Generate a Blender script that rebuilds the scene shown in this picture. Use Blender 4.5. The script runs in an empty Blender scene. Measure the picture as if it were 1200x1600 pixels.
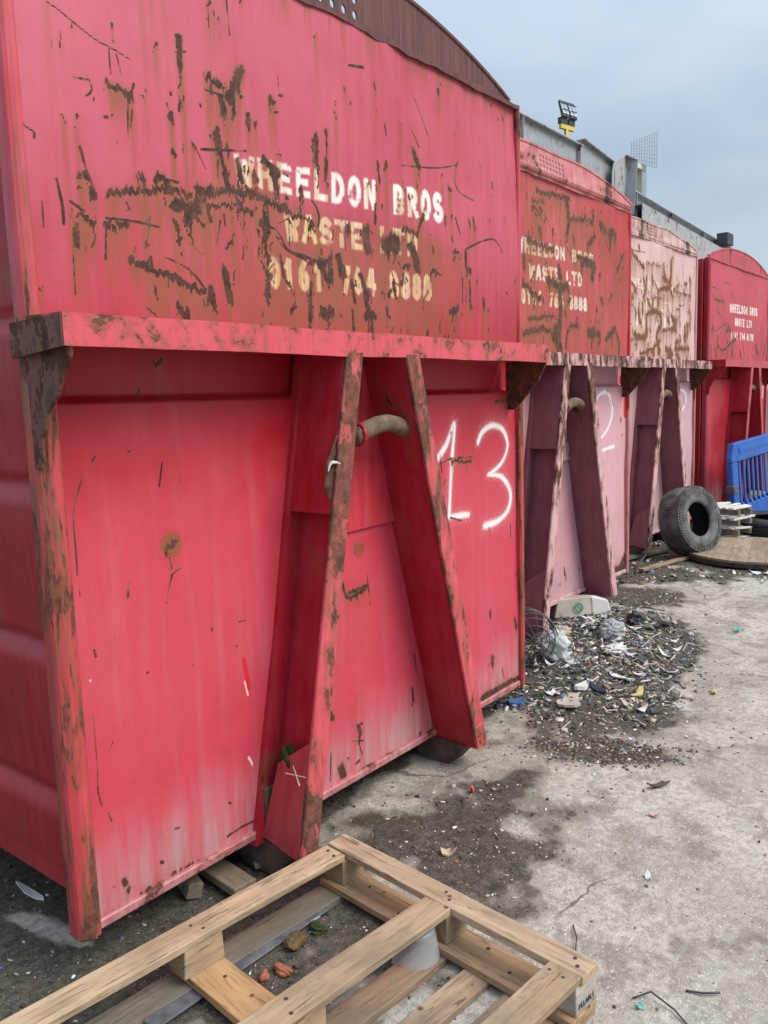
import bpy, math, random
import numpy as np
from mathutils import Vector, Matrix

# ------------------------------------------------------------------ camera, world, sun, exposure
scene = bpy.context.scene
col = scene.collection
cam_d = bpy.data.cameras.new('camera'); cam = bpy.data.objects.new('camera', cam_d); col.objects.link(cam)
cam.location = (-1.06475, -1.93585, 1.39104)
cam.rotation_euler = (1.436463, 0.031893, -0.899127)
cam_d.sensor_width = 36.0; cam_d.sensor_fit = 'AUTO'; cam_d.lens = 1288.912/1600*36
cam_d.clip_start = 0.02; cam_d.clip_end = 2000
scene.camera = cam

SUN_EL, SUN_HEAD = math.radians(47), math.radians(-72)       # heading of the sun measured from +X
w = bpy.data.worlds.new('World'); scene.world = w; w.use_nodes = True
nt = w.node_tree; N = nt.nodes; LK = nt.links
for n in list(N): N.remove(n)
wo = N.new('ShaderNodeOutputWorld'); bg = N.new('ShaderNodeBackground')
sky = N.new('ShaderNodeTexSky'); sky.sky_type = 'NISHITA'; sky.sun_disc = False
sky.sun_elevation = SUN_EL; sky.sun_rotation = math.pi/2 - SUN_HEAD
sky.air_density = 1.0; sky.dust_density = 4.0; sky.ozone_density = 1.5
tc = N.new('ShaderNodeTexCoord'); sp = N.new('ShaderNodeSeparateXYZ'); LK.new(tc.outputs['Generated'], sp.inputs[0])
mp = N.new('ShaderNodeMapping'); mp.inputs['Scale'].default_value = (1.6, 1.6, 4.2); LK.new(tc.outputs['Generated'], mp.inputs[0])
nz = N.new('ShaderNodeTexNoise'); nz.inputs['Scale'].default_value = 1.5; nz.inputs['Detail'].default_value = 4; nz.inputs['Roughness'].default_value = .5
LK.new(mp.outputs[0], nz.inputs['Vector'])
cr = N.new('ShaderNodeValToRGB'); cr.color_ramp.elements[0].position = .36; cr.color_ramp.elements[1].position = .66
cr.color_ramp.elements[0].color = (1.92, 2.42, 3.02, 1); cr.color_ramp.elements[1].color = (2.62, 3.10, 3.62, 1)
LK.new(nz.outputs['Fac'], cr.inputs[0])
gr = N.new('ShaderNodeMapRange'); gr.inputs['From Min'].default_value = 0; gr.inputs['From Max'].default_value = 1
gr.inputs['To Min'].default_value = .92; gr.inputs['To Max'].default_value = 2.6; z2 = N.new('ShaderNodeMath'); z2.operation = 'MULTIPLY'; LK.new(sp.outputs['Z'], z2.inputs[0]); LK.new(sp.outputs['Z'], z2.inputs[1]); LK.new(z2.outputs[0], gr.inputs['Value'])   # overcast: zenith brighter than horizon
ml = N.new('ShaderNodeVectorMath'); ml.operation = 'SCALE'; LK.new(cr.outputs[0], ml.inputs[0]); LK.new(gr.outputs[0], ml.inputs['Scale'])
mx = N.new('ShaderNodeMix'); mx.data_type = 'RGBA'; mx.inputs['Factor'].default_value = .96
LK.new(sky.outputs[0], mx.inputs['A']); LK.new(ml.outputs[0], mx.inputs['B'])
LK.new(mx.outputs['Result'], bg.inputs['Color']); bg.inputs['Strength'].default_value = 0.10
LK.new(bg.outputs[0], wo.inputs[0])

sd = bpy.data.lights.new('sun', 'SUN'); sd.energy = 1.5; sd.angle = math.radians(35); sd.color = (1, .94, .86)
so = bpy.data.objects.new('sun', sd); col.objects.link(so)
sv = Vector((math.cos(SUN_EL)*math.cos(SUN_HEAD), math.cos(SUN_EL)*math.sin(SUN_HEAD), math.sin(SUN_EL)))
so.rotation_euler = (-sv).to_track_quat('-Z', 'Y').to_euler(); so.location = sv*30
scene.render.engine = 'CYCLES'
vs = scene.view_settings; vs.view_transform = 'Standard'; vs.look = 'None'; vs.gamma = 1; vs.use_curve_mapping = False
vs.exposure = 1.15
cy = scene.cycles; cy.max_bounces = 6; cy.diffuse_bounces = 3; cy.glossy_bounces = 3; cy.transmission_bounces = 4; cy.transparent_max_bounces = 6; cy.caustics_reflective = False; cy.caustics_refractive = False

# ------------------------------------------------------------------ helpers
rng = np.random.default_rng(7); random.seed(7)

def lat(ix, iy, seed):
    h = (ix.astype(np.int64)*374761393 + iy.astype(np.int64)*668265263 + seed*1442695041) & 0xffffffff
    h = ((h ^ (h >> 13))*1274126177) & 0xffffffff
    return ((h ^ (h >> 16)) & 0xffff)/65535.0
def vnoise(x, y, seed=0):
    ix = np.floor(x); iy = np.floor(y); fx = x-ix; fy = y-iy
    fx = fx*fx*(3-2*fx); fy = fy*fy*(3-2*fy); ix = ix.astype(int); iy = iy.astype(int)
    a = lat(ix, iy, seed); b = lat(ix+1, iy, seed); c = lat(ix, iy+1, seed); d = lat(ix+1, iy+1, seed)
    return (a*(1-fx)+b*fx)*(1-fy)+(c*(1-fx)+d*fx)*fy
def fbm(x, y, seed=0, o=4):
    s = 0; a = .5; t = 0
    for k in range(o):
        s = s+a*vnoise(x, y, seed+k*17); t += a; x = x*2.03; y = y*2.03; a *= .5
    return s/t
def sstep(a, b, x):
    t = np.clip((x-a)/(b-a), 0, 1); return t*t*(3-2*t)

class MB:
    def __init__(s): s.v = []; s.f = []
    def add(s, v, f):
        o = len(s.v); s.v += [tuple(map(float, q)) for q in v]; s.f += [tuple(i+o for i in q) for q in f]; return s
    def box(s, x0, x1, y0, y1, z0, z1):
        return s.add([(x0,y0,z0),(x1,y0,z0),(x1,y1,z0),(x0,y1,z0),(x0,y0,z1),(x1,y0,z1),(x1,y1,z1),(x0,y1,z1)],
                     [(0,3,2,1),(4,5,6,7),(0,1,5,4),(1,2,6,5),(2,3,7,6),(3,0,4,7)])
    def hexa(s, p8):
        return s.add(p8, [(0,3,2,1),(4,5,6,7),(0,1,5,4),(1,2,6,5),(2,3,7,6),(3,0,4,7)])
    def bar(s, a, b, wv, hv):
        a, b, wv, hv = map(Vector, (a, b, wv, hv))
        return s.hexa([a-wv-hv, b-wv-hv, b+wv-hv, a+wv-hv, a-wv+hv, b-wv+hv, b+wv+hv, a+wv+hv])
    def prism(s, pts, d):                                   # polygon of 3D points pushed along d
        n = len(pts); d = Vector(d); v = [Vector(q) for q in pts]; v = v+[q+d for q in v]
        f = [tuple(range(n-1, -1, -1)), tuple(range(n, 2*n))]+[(i, (i+1) % n, n+(i+1) % n, n+i) for i in range(n)]
        return s.add(v, f)
    def tube(s, path, r, n=8, closed=False, cap=True):
        P = [Vector(q) for q in path]; m = len(P); rs = r if hasattr(r, '__len__') else [r]*m
        rings = []; up = None
        for i in range(m):
            t = (P[(i+1) % m]-P[i-1]) if closed or 0 < i < m-1 else (P[1]-P[0] if i == 0 else P[-1]-P[-2])
            t.normalize()
            if up is None:
                up = Vector((0,0,1)) if abs(t.z) < .9 else Vector((1,0,0))
            u = (up-t*up.dot(t)).normalized(); up = u; v = t.cross(u)
            rings.append([P[i]+(u*math.cos(2*math.pi*k/n)+v*math.sin(2*math.pi*k/n))*rs[i] for k in range(n)])
        V = [q for rg in rings for q in rg]; F = []
        for i in range(m if closed else m-1):
            j = (i+1) % m
            for k in range(n): F.append((i*n+k, i*n+(k+1) % n, j*n+(k+1) % n, j*n+k))
        if cap and not closed: F += [tuple(range(n-1, -1, -1)), tuple(range((m-1)*n, m*n))]
        return s.add(V, F)
    def lathe(s, prof, n=32, closed=True):                  # (r, z) about z
        m = len(prof); V = []; F = []
        for k in range(n):
            a = 2*math.pi*k/n
            V += [(r*math.cos(a), r*math.sin(a), z) for r, z in prof]
        for k in range(n):
            j = (k+1) % n
            for i in range(m if closed else m-1):
                i2 = (i+1) % m; F.append((k*m+i, j*m+i, j*m+i2, k*m+i2))
        return s.add(V, F)
    def xf(s, M): s.v = [tuple(M @ Vector(q)) for q in s.v]; return s
    def build(s, name, mat, parent=None, smooth=False, bevel=0):
        me = bpy.data.meshes.new(name); me.from_pydata(s.v, [], s.f); me.update()
        if mat: me.materials.append(mat)
        if smooth: me.polygons.foreach_set('use_smooth', [True]*len(me.polygons))
        o = bpy.data.objects.new(name, me); col.objects.link(o)
        if parent: o.parent = parent
        if bevel:
            b = o.modifiers.new('bevel', 'BEVEL'); b.width = bevel; b.segments = 1; b.limit_method = 'ANGLE'; b.angle_limit = .6
        return o

def empty(name, loc=(0,0,0), rot=(0,0,0)):
    o = bpy.data.objects.new(name, None); col.objects.link(o); o.location = loc; o.rotation_euler = rot; o.empty_display_size = .1; return o
def tag(o, label=None, cat=None, group=None, kind=None):
    for k, v in (('label', label), ('category', cat), ('group', group), ('kind', kind)):
        if v: o[k] = v
    return o
def grid_obj(name, V, nu, nv, mat, parent=None, attrs=None, smooth=True, flip=False):
    """V: (nv, nu, 3) array -> one grid mesh with float point attributes"""
    me = bpy.data.meshes.new(name); n = nu*nv
    me.vertices.add(n); me.vertices.foreach_set('co', V.reshape(-1).astype(np.float32))
    j, i = np.meshgrid(np.arange(nv-1), np.arange(nu-1), indexing='ij'); a = (j*nu+i).reshape(-1)
    q = np.stack([a, a+1, a+nu+1, a+nu], 1) if not flip else np.stack([a, a+nu, a+nu+1, a+1], 1)
    m = len(q); me.loops.add(4*m); me.loops.foreach_set('vertex_index', q.reshape(-1).astype(np.int32))
    me.polygons.add(m); me.polygons.foreach_set('loop_start', np.arange(0, 4*m, 4, dtype=np.int32))
    me.polygons.foreach_set('use_smooth', np.full(m, smooth))
    me.update(calc_edges=True); me.validate()
    for k, arr in (attrs or {}).items():
        at = me.attributes.new(k, 'FLOAT', 'POINT'); at.data.foreach_set('value', arr.reshape(-1).astype(np.float32))
    me.materials.append(mat)
    o = bpy.data.objects.new(name, me); col.objects.link(o)
    if parent: o.parent = parent
    return o

# ------------------------------------------------------------------ material kit
class MT:
    def __init__(s, name):
        s.m = bpy.data.materials.new(name); s.m.use_nodes = True; s.t = s.m.node_tree; s.n = s.t.nodes; s.l = s.t.links
        s.b = s.n['Principled BSDF']; s._co = None
    def co(s):
        if s._co is None: s._co = s.n.new('ShaderNodeTexCoord').outputs['Object']
        return s._co
    def lk(s, a, b): s.l.new(a, b)
    def sc(s, sx, sy, sz, rot=None):
        m = s.n.new('ShaderNodeMapping'); m.inputs['Scale'].default_value = (sx, sy, sz); s.lk(s.co(), m.inputs[0])
        if rot: m.inputs['Rotation'].default_value = rot
        return m.outputs[0]
    def noise(s, scale, detail=4, rough=.55, vec=None, dist=0):
        n = s.n.new('ShaderNodeTexNoise'); n.inputs['Scale'].default_value = scale; n.inputs['Detail'].default_value = min(detail, 4)
        n.inputs['Roughness'].default_value = rough; n.inputs['Distortion'].default_value = dist
        s.lk(vec if vec is not None else s.co(), n.inputs['Vector']); return n.outputs['Fac']
    def voro(s, scale, vec=None, feat='F1', out='Distance'):
        n = s.n.new('ShaderNodeTexVoronoi'); n.feature = feat; n.inputs['Scale'].default_value = scale
        s.lk(vec if vec is not None else s.co(), n.inputs['Vector']); return n.outputs[out]
    def attr(s, name, out='Fac'):
        n = s.n.new('ShaderNodeAttribute'); n.attribute_name = name; return n.outputs[out]
    def rnd(s): return s.n.new('ShaderNodeObjectInfo').outputs['Random']
    def val(s, x, sock):
        if isinstance(x, (int, float)): sock.default_value = x
        elif isinstance(x, (tuple, list)): sock.default_value = tuple(x)+((1,) if len(x) == 3 and sock.type == 'RGBA' else ())
        else: s.lk(x, sock)
    def math(s, op, a, b=0., c=0., clamp=False):
        n = s.n.new('ShaderNodeMath'); n.operation = op; n.use_clamp = clamp
        s.val(a, n.inputs[0]); s.val(b, n.inputs[1]); s.val(c, n.inputs[2]); return n.outputs[0]
    def ss(s, x, a, b, o0=0., o1=1.):
        n = s.n.new('ShaderNodeMapRange'); n.interpolation_type = 'SMOOTHSTEP'
        s.val(x, n.inputs['Value']); n.inputs['From Min'].default_value = a; n.inputs['From Max'].default_value = b
        n.inputs['To Min'].default_value = o0; n.inputs['To Max'].default_value = o1; return n.outputs[0]
    def mix(s, f, a, b, mode='MIX'):
        n = s.n.new('ShaderNodeMix'); n.data_type = 'RGBA'; n.blend_type = mode; n.clamp_factor = True
        s.val(f, n.inputs['Factor']); s.val(a, n.inputs['A']); s.val(b, n.inputs['B']); return n.outputs['Result']
    def bump(s, h, strength=.3, dist=.002, prev=None):
        n = s.n.new('ShaderNodeBump'); n.inputs['Strength'].default_value = strength; n.inputs['Distance'].default_value = dist
        s.val(h, n.inputs['Height'])
        if prev is not None: s.lk(prev, n.inputs['Normal'])
        return n.outputs[0]
    def out(s, color, rough=.6, normal=None, spec=.5, metal=0.):
        s.val(color, s.b.inputs['Base Color']); s.val(rough, s.b.inputs['Roughness']); s.val(spec, s.b.inputs['Specular IOR Level'])
        s.val(metal, s.b.inputs['Metallic'])
        if normal is not None: s.lk(normal, s.b.inputs['Normal'])
        return s.m

RUST_A, RUST_B = (.036, .017, .013), (.095, .040, .025)
def rust_col(t, A=RUST_A, B=RUST_B, C=(.23, .092, .042)):
    n1 = t.noise(38, 5, .65); n2 = t.noise(160, 3, .6)
    c = t.mix(t.ss(n1, .35, .68), A, B); return t.mix(t.ss(n2, .55, .75, 0, .4), c, C)

def panel_mat(name, deep, chalk, white=(.80, .77, .71), rust=None, streaky=.75):
    """paint whose rust, run-off, lettering and chalking come from point attributes of the sheet"""
    t = MT(name)
    streak = t.noise(1, 5, .6, t.sc(26, 26, 1.6)); mott = t.noise(5, 5, .6); fine = t.noise(120, 4, .6)
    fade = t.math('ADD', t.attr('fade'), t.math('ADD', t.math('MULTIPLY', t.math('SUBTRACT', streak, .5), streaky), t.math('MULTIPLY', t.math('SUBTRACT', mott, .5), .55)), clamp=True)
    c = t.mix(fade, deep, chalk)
    c = t.mix(t.ss(t.noise(11, 3), .5, .8, 0, .12), c, tuple(x*.55 for x in deep))
    grey = t.math('MULTIPLY', t.attr('dust'), t.ss(t.math('ADD', streak, t.math('MULTIPLY', fine, .3)), .45, .85, .25, 1.))
    c = t.mix(grey, c, (.46, .33, .33))
    wn = t.math('ADD', t.attr('white'), t.math('MULTIPLY', t.math('SUBTRACT', t.noise(110, 3, .7), .5), .30))
    wn = t.math('MULTIPLY', wn, t.ss(t.noise(16, 4, .6), .30, .46, .25, 1.))
    c = t.mix(t.ss(wn, .16, .80, 0, .97), c, white)
    c = t.mix(t.math('MULTIPLY', t.attr('spray'), t.ss(t.noise(200, 3, .7), .3, .7, .82, 1.), clamp=True), c, (.84, .83, .81))
    ro = t.math('ADD', t.attr('rust'), t.math('MULTIPLY', t.math('SUBTRACT', t.noise(95, 4, .75), .5), .46))
    st = t.math('MULTIPLY', t.attr('stain'), t.ss(t.noise(1, 5, .65, t.sc(60, 60, 3)), .30, .64, .42, 1.))
    c = t.mix(t.math('MULTIPLY', st, .95, clamp=True), c, t.mix(.75, c, (.80, .48, .17), 'MULTIPLY'))
    c = t.mix(t.math('MULTIPLY', t.ss(st, .05, .75, 0, .80), t.ss(wn, .2, .8, 1., .35)), c, (.24, .085, .034))
    c = t.mix(t.math('MULTIPLY', t.ss(wn, .2, .8), t.ss(st, .08, .5, 0, .72)), c, t.mix(t.ss(t.noise(1, 4, .6, t.sc(90, 90, 8)), .35, .65), (.66, .45, .16), (.40, .20, .06)))
    c = t.mix(t.ss(t.attr('scrape'), .4, .6), c, (.62, .02, .04))
    rm = t.math('MULTIPLY', t.ss(ro, .36, .60), t.ss(t.noise(16, 4), .28, .55, .70, 1.)); rc = rust_col(t, *(rust or ()))
    halo = t.ss(ro, .12, .5, 0, .55)
    c = t.mix(halo, c, (.23, .080, .034)); c = t.mix(rm, c, rc)
    c = t.mix(t.ss(t.attr('slit'), .45, .6), c, (.012, .009, .009))
    rough = t.math('ADD', t.math('MULTIPLY', rm, .40), t.ss(mott, .3, .7, .40, .56))
    h = t.math('ADD', t.math('MULTIPLY', rm, t.math('ADD', fine, .2)), t.math('MULTIPLY', fine, .18))
    nb = t.bump(h, .55, .0025, t.bump(t.noise(3.2, 2), .12, .03))
    return t.out(c, rough, nb, .42)

def steel_mat(name, deep, chalk, amount=.35, stretch=(1, 1, .35), scale=9, dirt=.15, zg=None, spec=.4, rust=()):
    """painted steel with flaking rust patches, amount = share of rust"""
    t = MT(name)
    v = t.sc(*stretch)
    n = t.noise(scale, 7, .68, v, .25); big = t.noise(2.1, 3, .5)
    f = t.math('ADD', n, t.math('MULTIPLY', t.math('SUBTRACT', big, .5), .35))
    th = .72-amount*.45
    if zg:
        sz = t.n.new('ShaderNodeSeparateXYZ'); t.lk(t.co(), sz.inputs[0]); f = t.math('ADD', f, t.ss(sz.outputs['Z'], zg[0], zg[1], zg[2], zg[3]))
    rm = t.ss(f, th, th+.05)
    streak = t.noise(1, 5, .6, t.sc(30, 30, 2)); mott = t.noise(6, 4)
    c = t.mix(t.math('ADD', t.ss(streak, .3, .7, 0, .6), t.ss(mott, .35, .7, 0, .4)), deep, chalk)
    c = t.mix(t.ss(f, th-.10, th, 0, .55), c, (.25, .075, .04))
    c = t.mix(t.ss(t.noise(1, 4, .6, t.sc(40, 40, 3)), .45, .8, 0, dirt*2), c, (.16, .085, .05))
    c = t.mix(t.math('MULTIPLY', rm, t.ss(t.noise(23, 4), .3, .6, .62, 1.)), c, rust_col(t, *rust))
    nb = t.bump(t.math('ADD', t.math('MULTIPLY', rm, t.math('ADD', t.noise(90, 4), .3)), t.math('MULTIPLY', t.noise(150, 2), .1)), .6, .003)
    return t.out(c, t.math('ADD', t.math('MULTIPLY', rm, .38), .48), nb, spec)

def plain_mat(name, a, b, scale=12, rough=.7, stretch=(1, 1, 1), bump=.2, bdist=.003, spec=.4, obj_var=0., speck=None, metal=0.):
    t = MT(name); n = t.noise(scale, 6, .65, t.sc(*stretch)); c = t.mix(t.ss(n, .3, .7), a, b)
    if obj_var: c = t.mix(t.math('MULTIPLY', t.rnd(), obj_var), c, tuple(x*.45 for x in a))
    if speck: c = t.mix(t.ss(t.noise(scale*5, 3), .62, .72, 0, .8), c, speck)
    return t.out(c, rough, t.bump(t.noise(scale*4, 4, .6, t.sc(*stretch)), bump, bdist), spec, metal)

def wood_mat(name, light, dark, axis='x', grime=.4):
    t = MT(name)
    s = {'x': (2.2, 26, 26), 'y': (26, 2.2, 26), 'z': (26, 26, 2.2)}[axis]
    r = t.rnd(); off = t.n.new('ShaderNodeVectorMath'); off.operation = 'ADD'
    cb = t.n.new('ShaderNodeCombineXYZ'); m9 = t.math('MULTIPLY', r, 37.); t.lk(m9, cb.inputs[0]); t.lk(m9, cb.inputs[1]); t.lk(m9, cb.inputs[2])
    t.lk(t.co(), off.inputs[0]); t.lk(cb.outputs[0], off.inputs[1])
    mp_ = t.n.new('ShaderNodeMapping'); mp_.inputs['Scale'].default_value = s; t.lk(off.outputs[0], mp_.inputs[0])
    g = t.noise(1, 7, .62, mp_.outputs[0], .6); g2 = t.noise(3.4, 3, .6, mp_.outputs[0]); bl = t.noise(5, 4, .6, off.outputs[0])
    c = t.mix(t.ss(g, .30, .70), light, dark)
    c = t.mix(t.ss(g2, .52, .68, 0, .55), c, tuple(x*.40 for x in dark))
    c = t.mix(t.math('MULTIPLY', r, .45), c, tuple(x*.62 for x in dark))
    c = t.mix(t.ss(bl, .42, .68, 0, min(.8, grime*1.5)), c, (.15, .125, .095))
    c = t.mix(t.ss(t.voro(9, off.outputs[0]), .085, .05, 0, .8), c, (.07, .035, .018))
    c = t.mix(t.ss(t.noise(2.2, 4, .7, mp_.outputs[0], 1.2), .60, .66, 0, .75), c, tuple(x*.28 for x in dark))
    c = t.mix(t.ss(t.noise(28, 4, .7, off.outputs[0]), .58, .72, 0, grime), c, (.10, .085, .065))
    return t.out(c, .82, t.bump(t.math('ADD', g, t.math('MULTIPLY', g2, .5)), .5, .0018), .22)

# rust marks and spray paint on the sheets: (half width, [x, z, ...]) in metres from the container's corner
U_ST=[(0.0025,[0.116,2.366,0.144,2.358,0.194,2.337,0.245,2.319,0.291,2.313,0.346,2.301]),(0.0048,[0.297,2.376,0.297,2.33]),(0.0025,[0.281,2.31,0.281,2.248]),(0.0025,[0.304,2.301,0.314,2.253]),(0.0103,[0.509,2.401,0.507,2.321]),(0.0034,[0.492,2.363,0.53,2.373]),(0.0036,[0.689,2.56,0.696,2.466]),(0.0061,[0.624,2.523,0.625,2.518]),(0.0108,[0.601,2.33,0.653,2.313]),(0.0154,[0.732,2.383,0.71,2.337,0.681,2.285]),(0.0036,[0.592,2.289,0.663,2.289]),(0.0118,[0.65,2.277,0.659,2.24]),(0.01,[0.625,2.183,0.634,2.149]),(0.0084,[0.755,2.267,0.75,2.234]),(0.0096,[0.852,2.327,0.866,2.323]),(0.0048,[0.888,2.348,0.902,2.349]),(0.0039,[0.864,2.292,0.882,2.297]),(0.0025,[0.885,2.401,0.887,2.374]),(0.0047,[0.169,2.209,0.214,2.215]),(0.0039,[0.21,2.225,0.221,2.194,0.201,2.173]),(0.0031,[0.224,2.175,0.223,2.167]),(0.0082,[0.269,2.222,0.311,2.213,0.34,2.208]),(0.0041,[0.34,2.212,0.352,2.242]),(0.0037,[0.329,2.198,0.322,2.092]),(0.0048,[0.252,2.136,0.262,2.138]),(0.0032,[0.277,2.149,0.276,2.144]),(0.0029,[0.342,2.177,0.333,2.126]),(0.0028,[0.288,2.085,0.288,2.077]),(0.0039,[0.453,2.22,0.47,2.166]),(0.006,[0.467,2.198,0.469,2.174]),(0.0047,[0.497,2.256,0.495,2.209]),(0.0043,[0.469,2.249,0.469,2.244]),(0.0027,[0.54,2.134,0.581,2.072]),(0.0042,[0.567,2.122,0.741,2.153]),(0.0118,[0.631,2.184,0.64,2.142]),(0.0102,[0.64,2.142,0.654,2.081,0.662,2.029]),(0.0103,[0.706,2.119,0.721,2.066]),(0.0124,[0.772,2.085,0.78,2.077]),(0.0045,[0.819,2.141,0.873,2.127,0.922,2.112]),(0.0127,[0.852,2.119,0.869,2.064]),(0.0048,[0.172,2.045,0.185,1.993,0.204,1.95,0.203,1.923]),(0.0079,[0.18,1.985,0.182,1.976]),(0.008,[0.196,1.949,0.202,1.93]),(0.0084,[0.25,1.946,0.309,1.967,0.381,1.98,0.456,1.993,0.522,1.987]),(0.013,[0.547,2.004,0.643,2.018,0.745,2.029,0.838,2.02,0.907,2.002]),(0.0066,[0.533,1.98,0.615,1.976,0.715,1.982]),(0.0169,[0.464,1.952,0.543,1.955,0.518,1.934]),(0.01,[0.579,1.97,0.588,1.935]),(0.0067,[0.692,2.006,0.753,1.969]),(0.0058,[0.808,1.987,0.803,1.909]),(0.007,[0.46,1.908,0.469,1.883]),(0.0063,[0.54,1.92,0.563,1.914]),(0.0046,[0.624,1.932,0.607,1.866]),(0.0083,[0.233,1.864,0.301,1.873]),(0.0043,[0.235,1.884,0.323,1.888,0.405,1.885]),(0.0047,[0.099,1.955,0.11,1.896,0.111,1.85]),(0.004,[0.133,1.907,0.171,1.89]),(0.008,[0.165,1.874,0.197,1.87]),(0.0095,[0.145,1.848,0.142,1.808]),(0.004,[0.133,1.807,0.13,1.682]),(0.0027,[0.056,1.895,0.056,1.835]),(0.0028,[0.168,1.804,0.167,1.788]),(0.0101,[0.299,1.782,0.374,1.769,0.458,1.742,0.548,1.723]),(0.0041,[0.409,1.807,0.495,1.781,0.549,1.732]),(0.0142,[0.632,1.79,0.644,1.703]),(0.0074,[0.573,1.734,0.581,1.68]),(0.0099,[0.452,1.671,0.472,1.637]),(0.0055,[0.54,1.7,0.545,1.682]),(0.0039,[0.416,2.02,0.48,2.015]),(0.0067,[0.345,2.017,0.366,2.015]),(0.0027,[0.485,1.868,0.55,1.827]),(0.0053,[0.792,1.946,0.86,1.936,0.906,1.882,0.987,1.872,1.064,1.849]),(0.0069,[0.796,1.903,0.819,1.843]),(0.0059,[0.79,1.82,0.822,1.784]),(0.006,[0.866,1.858,0.879,1.79]),(0.0048,[1.226,2.529,1.304,2.543]),(0.0072,[1.099,2.293,1.098,2.282]),(0.0066,[1.058,2.258,1.045,2.175]),(0.0094,[1.1,2.186,1.097,2.134]),(0.0071,[0.979,2.088,0.977,2.057]),(0.007,[0.907,2.046,0.912,2.037]),(0.0117,[1.056,1.853,1.093,1.799]),(0.0069,[1.002,1.853,1.113,1.859]),(0.0109,[1.156,1.89,1.178,1.828]),(0.0073,[1.005,1.781,0.99,1.665]),(0.0194,[1.062,1.695,1.095,1.692]),(0.0026,[0.117,2.284,0.117,2.262]),(0.003,[0.05,2.049,0.049,2.037]),(0.0026,[0.016,2.066,0.05,2.052]),(0.0032,[0.781,2.529,0.786,2.527]),(0.0033,[0.858,2.552,0.864,2.552]),(0.0037,[0.387,2.236,0.389,2.233]),(0.004,[0.571,2.245,0.573,2.239]),(0.003,[1.556,2.581,1.623,2.507,1.702,2.397]),(0.0053,[1.235,2.531,1.304,2.543]),(0.005,[1.421,2.381,1.429,2.349]),(0.013,[1.594,2.328,1.633,2.277]),(0.0038,[1.521,2.261,1.741,2.292,1.902,2.335]),(0.0035,[1.578,2.41,1.636,2.348]),(0.0045,[1.902,2.347,1.876,2.274,1.91,2.229,2.007,2.213]),(0.0081,[1.833,2.234,1.851,2.227]),(0.0051,[1.985,2.306,1.992,2.288]),(0.004,[2.164,2.312,2.171,2.287]),(0.0045,[1.87,2.122,1.904,2.057]),(0.0059,[2.004,2.135,2.006,2.11]),(0.0081,[1.801,2.122,1.804,2.088]),(0.0338,[1.419,1.966,1.477,1.973]),(0.0119,[1.52,2.031,1.58,2.021]),(0.0194,[1.557,1.971,1.587,1.939,1.605,1.893]),(0.0084,[1.646,2.102,1.601,2.024]),(0.0083,[1.856,1.99,1.889,1.989]),(0.0048,[1.938,2.004,2.065,2.052,2.171,2.072,2.238,2.025]),(0.0062,[1.36,2.092,1.356,2.025]),(0.0213,[1.309,1.996,1.308,1.974,1.315,1.93]),(0.013,[1.201,1.998,1.207,1.977]),(0.013,[1.144,1.889,1.161,1.826]),(0.0117,[1.049,1.858,1.093,1.799]),(0.0135,[1.265,1.836,1.288,1.771]),(0.0101,[1.523,1.896,1.544,1.898]),(0.0073,[1.373,2.244,1.383,2.185]),(0.0073,[1.424,2.254,1.423,2.231]),(0.0098,[0.812,2.14,0.878,2.104]),(0.0118,[0.857,2.091,0.869,2.064]),(0.0081,[0.975,2.082,0.98,2.068]),(0.0117,[0.792,1.946,0.818,1.93]),(0.0069,[0.801,1.889,0.812,1.842]),(0.0041,[0.845,1.924,0.899,1.882,0.987,1.861]),(0.0062,[0.9,2.001,1.026,1.989]),(0.0065,[0.912,1.973,0.926,1.965]),(0.0066,[0.892,1.781,0.92,1.753]),(0.0194,[1.054,1.69,1.086,1.686]),(0.0095,[0.995,1.749,0.997,1.665]),(0.0149,[1.284,1.698,1.33,1.701]),(0.0143,[1.833,1.743,1.881,1.765]),(0.006,[1.971,1.877,1.98,1.772]),(0.0095,[2.078,1.812,2.083,1.772]),(0.0083,[1.211,1.809,1.224,1.744]),(0.0077,[1.451,1.831,1.467,1.773]),(0.0044,[1.724,1.892,1.758,1.883]),(0.0077,[1.05,2.262,1.053,2.177]),(0.0077,[1.099,2.288,1.098,2.281]),(0.0056,[1.706,1.989,1.71,1.965]),(0.0057,[1.844,2.043,1.848,2.025]),(0.0026,[2.078,2.478,2.082,2.453]),(0.0026,[1.911,1.91,1.914,1.872])]
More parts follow.
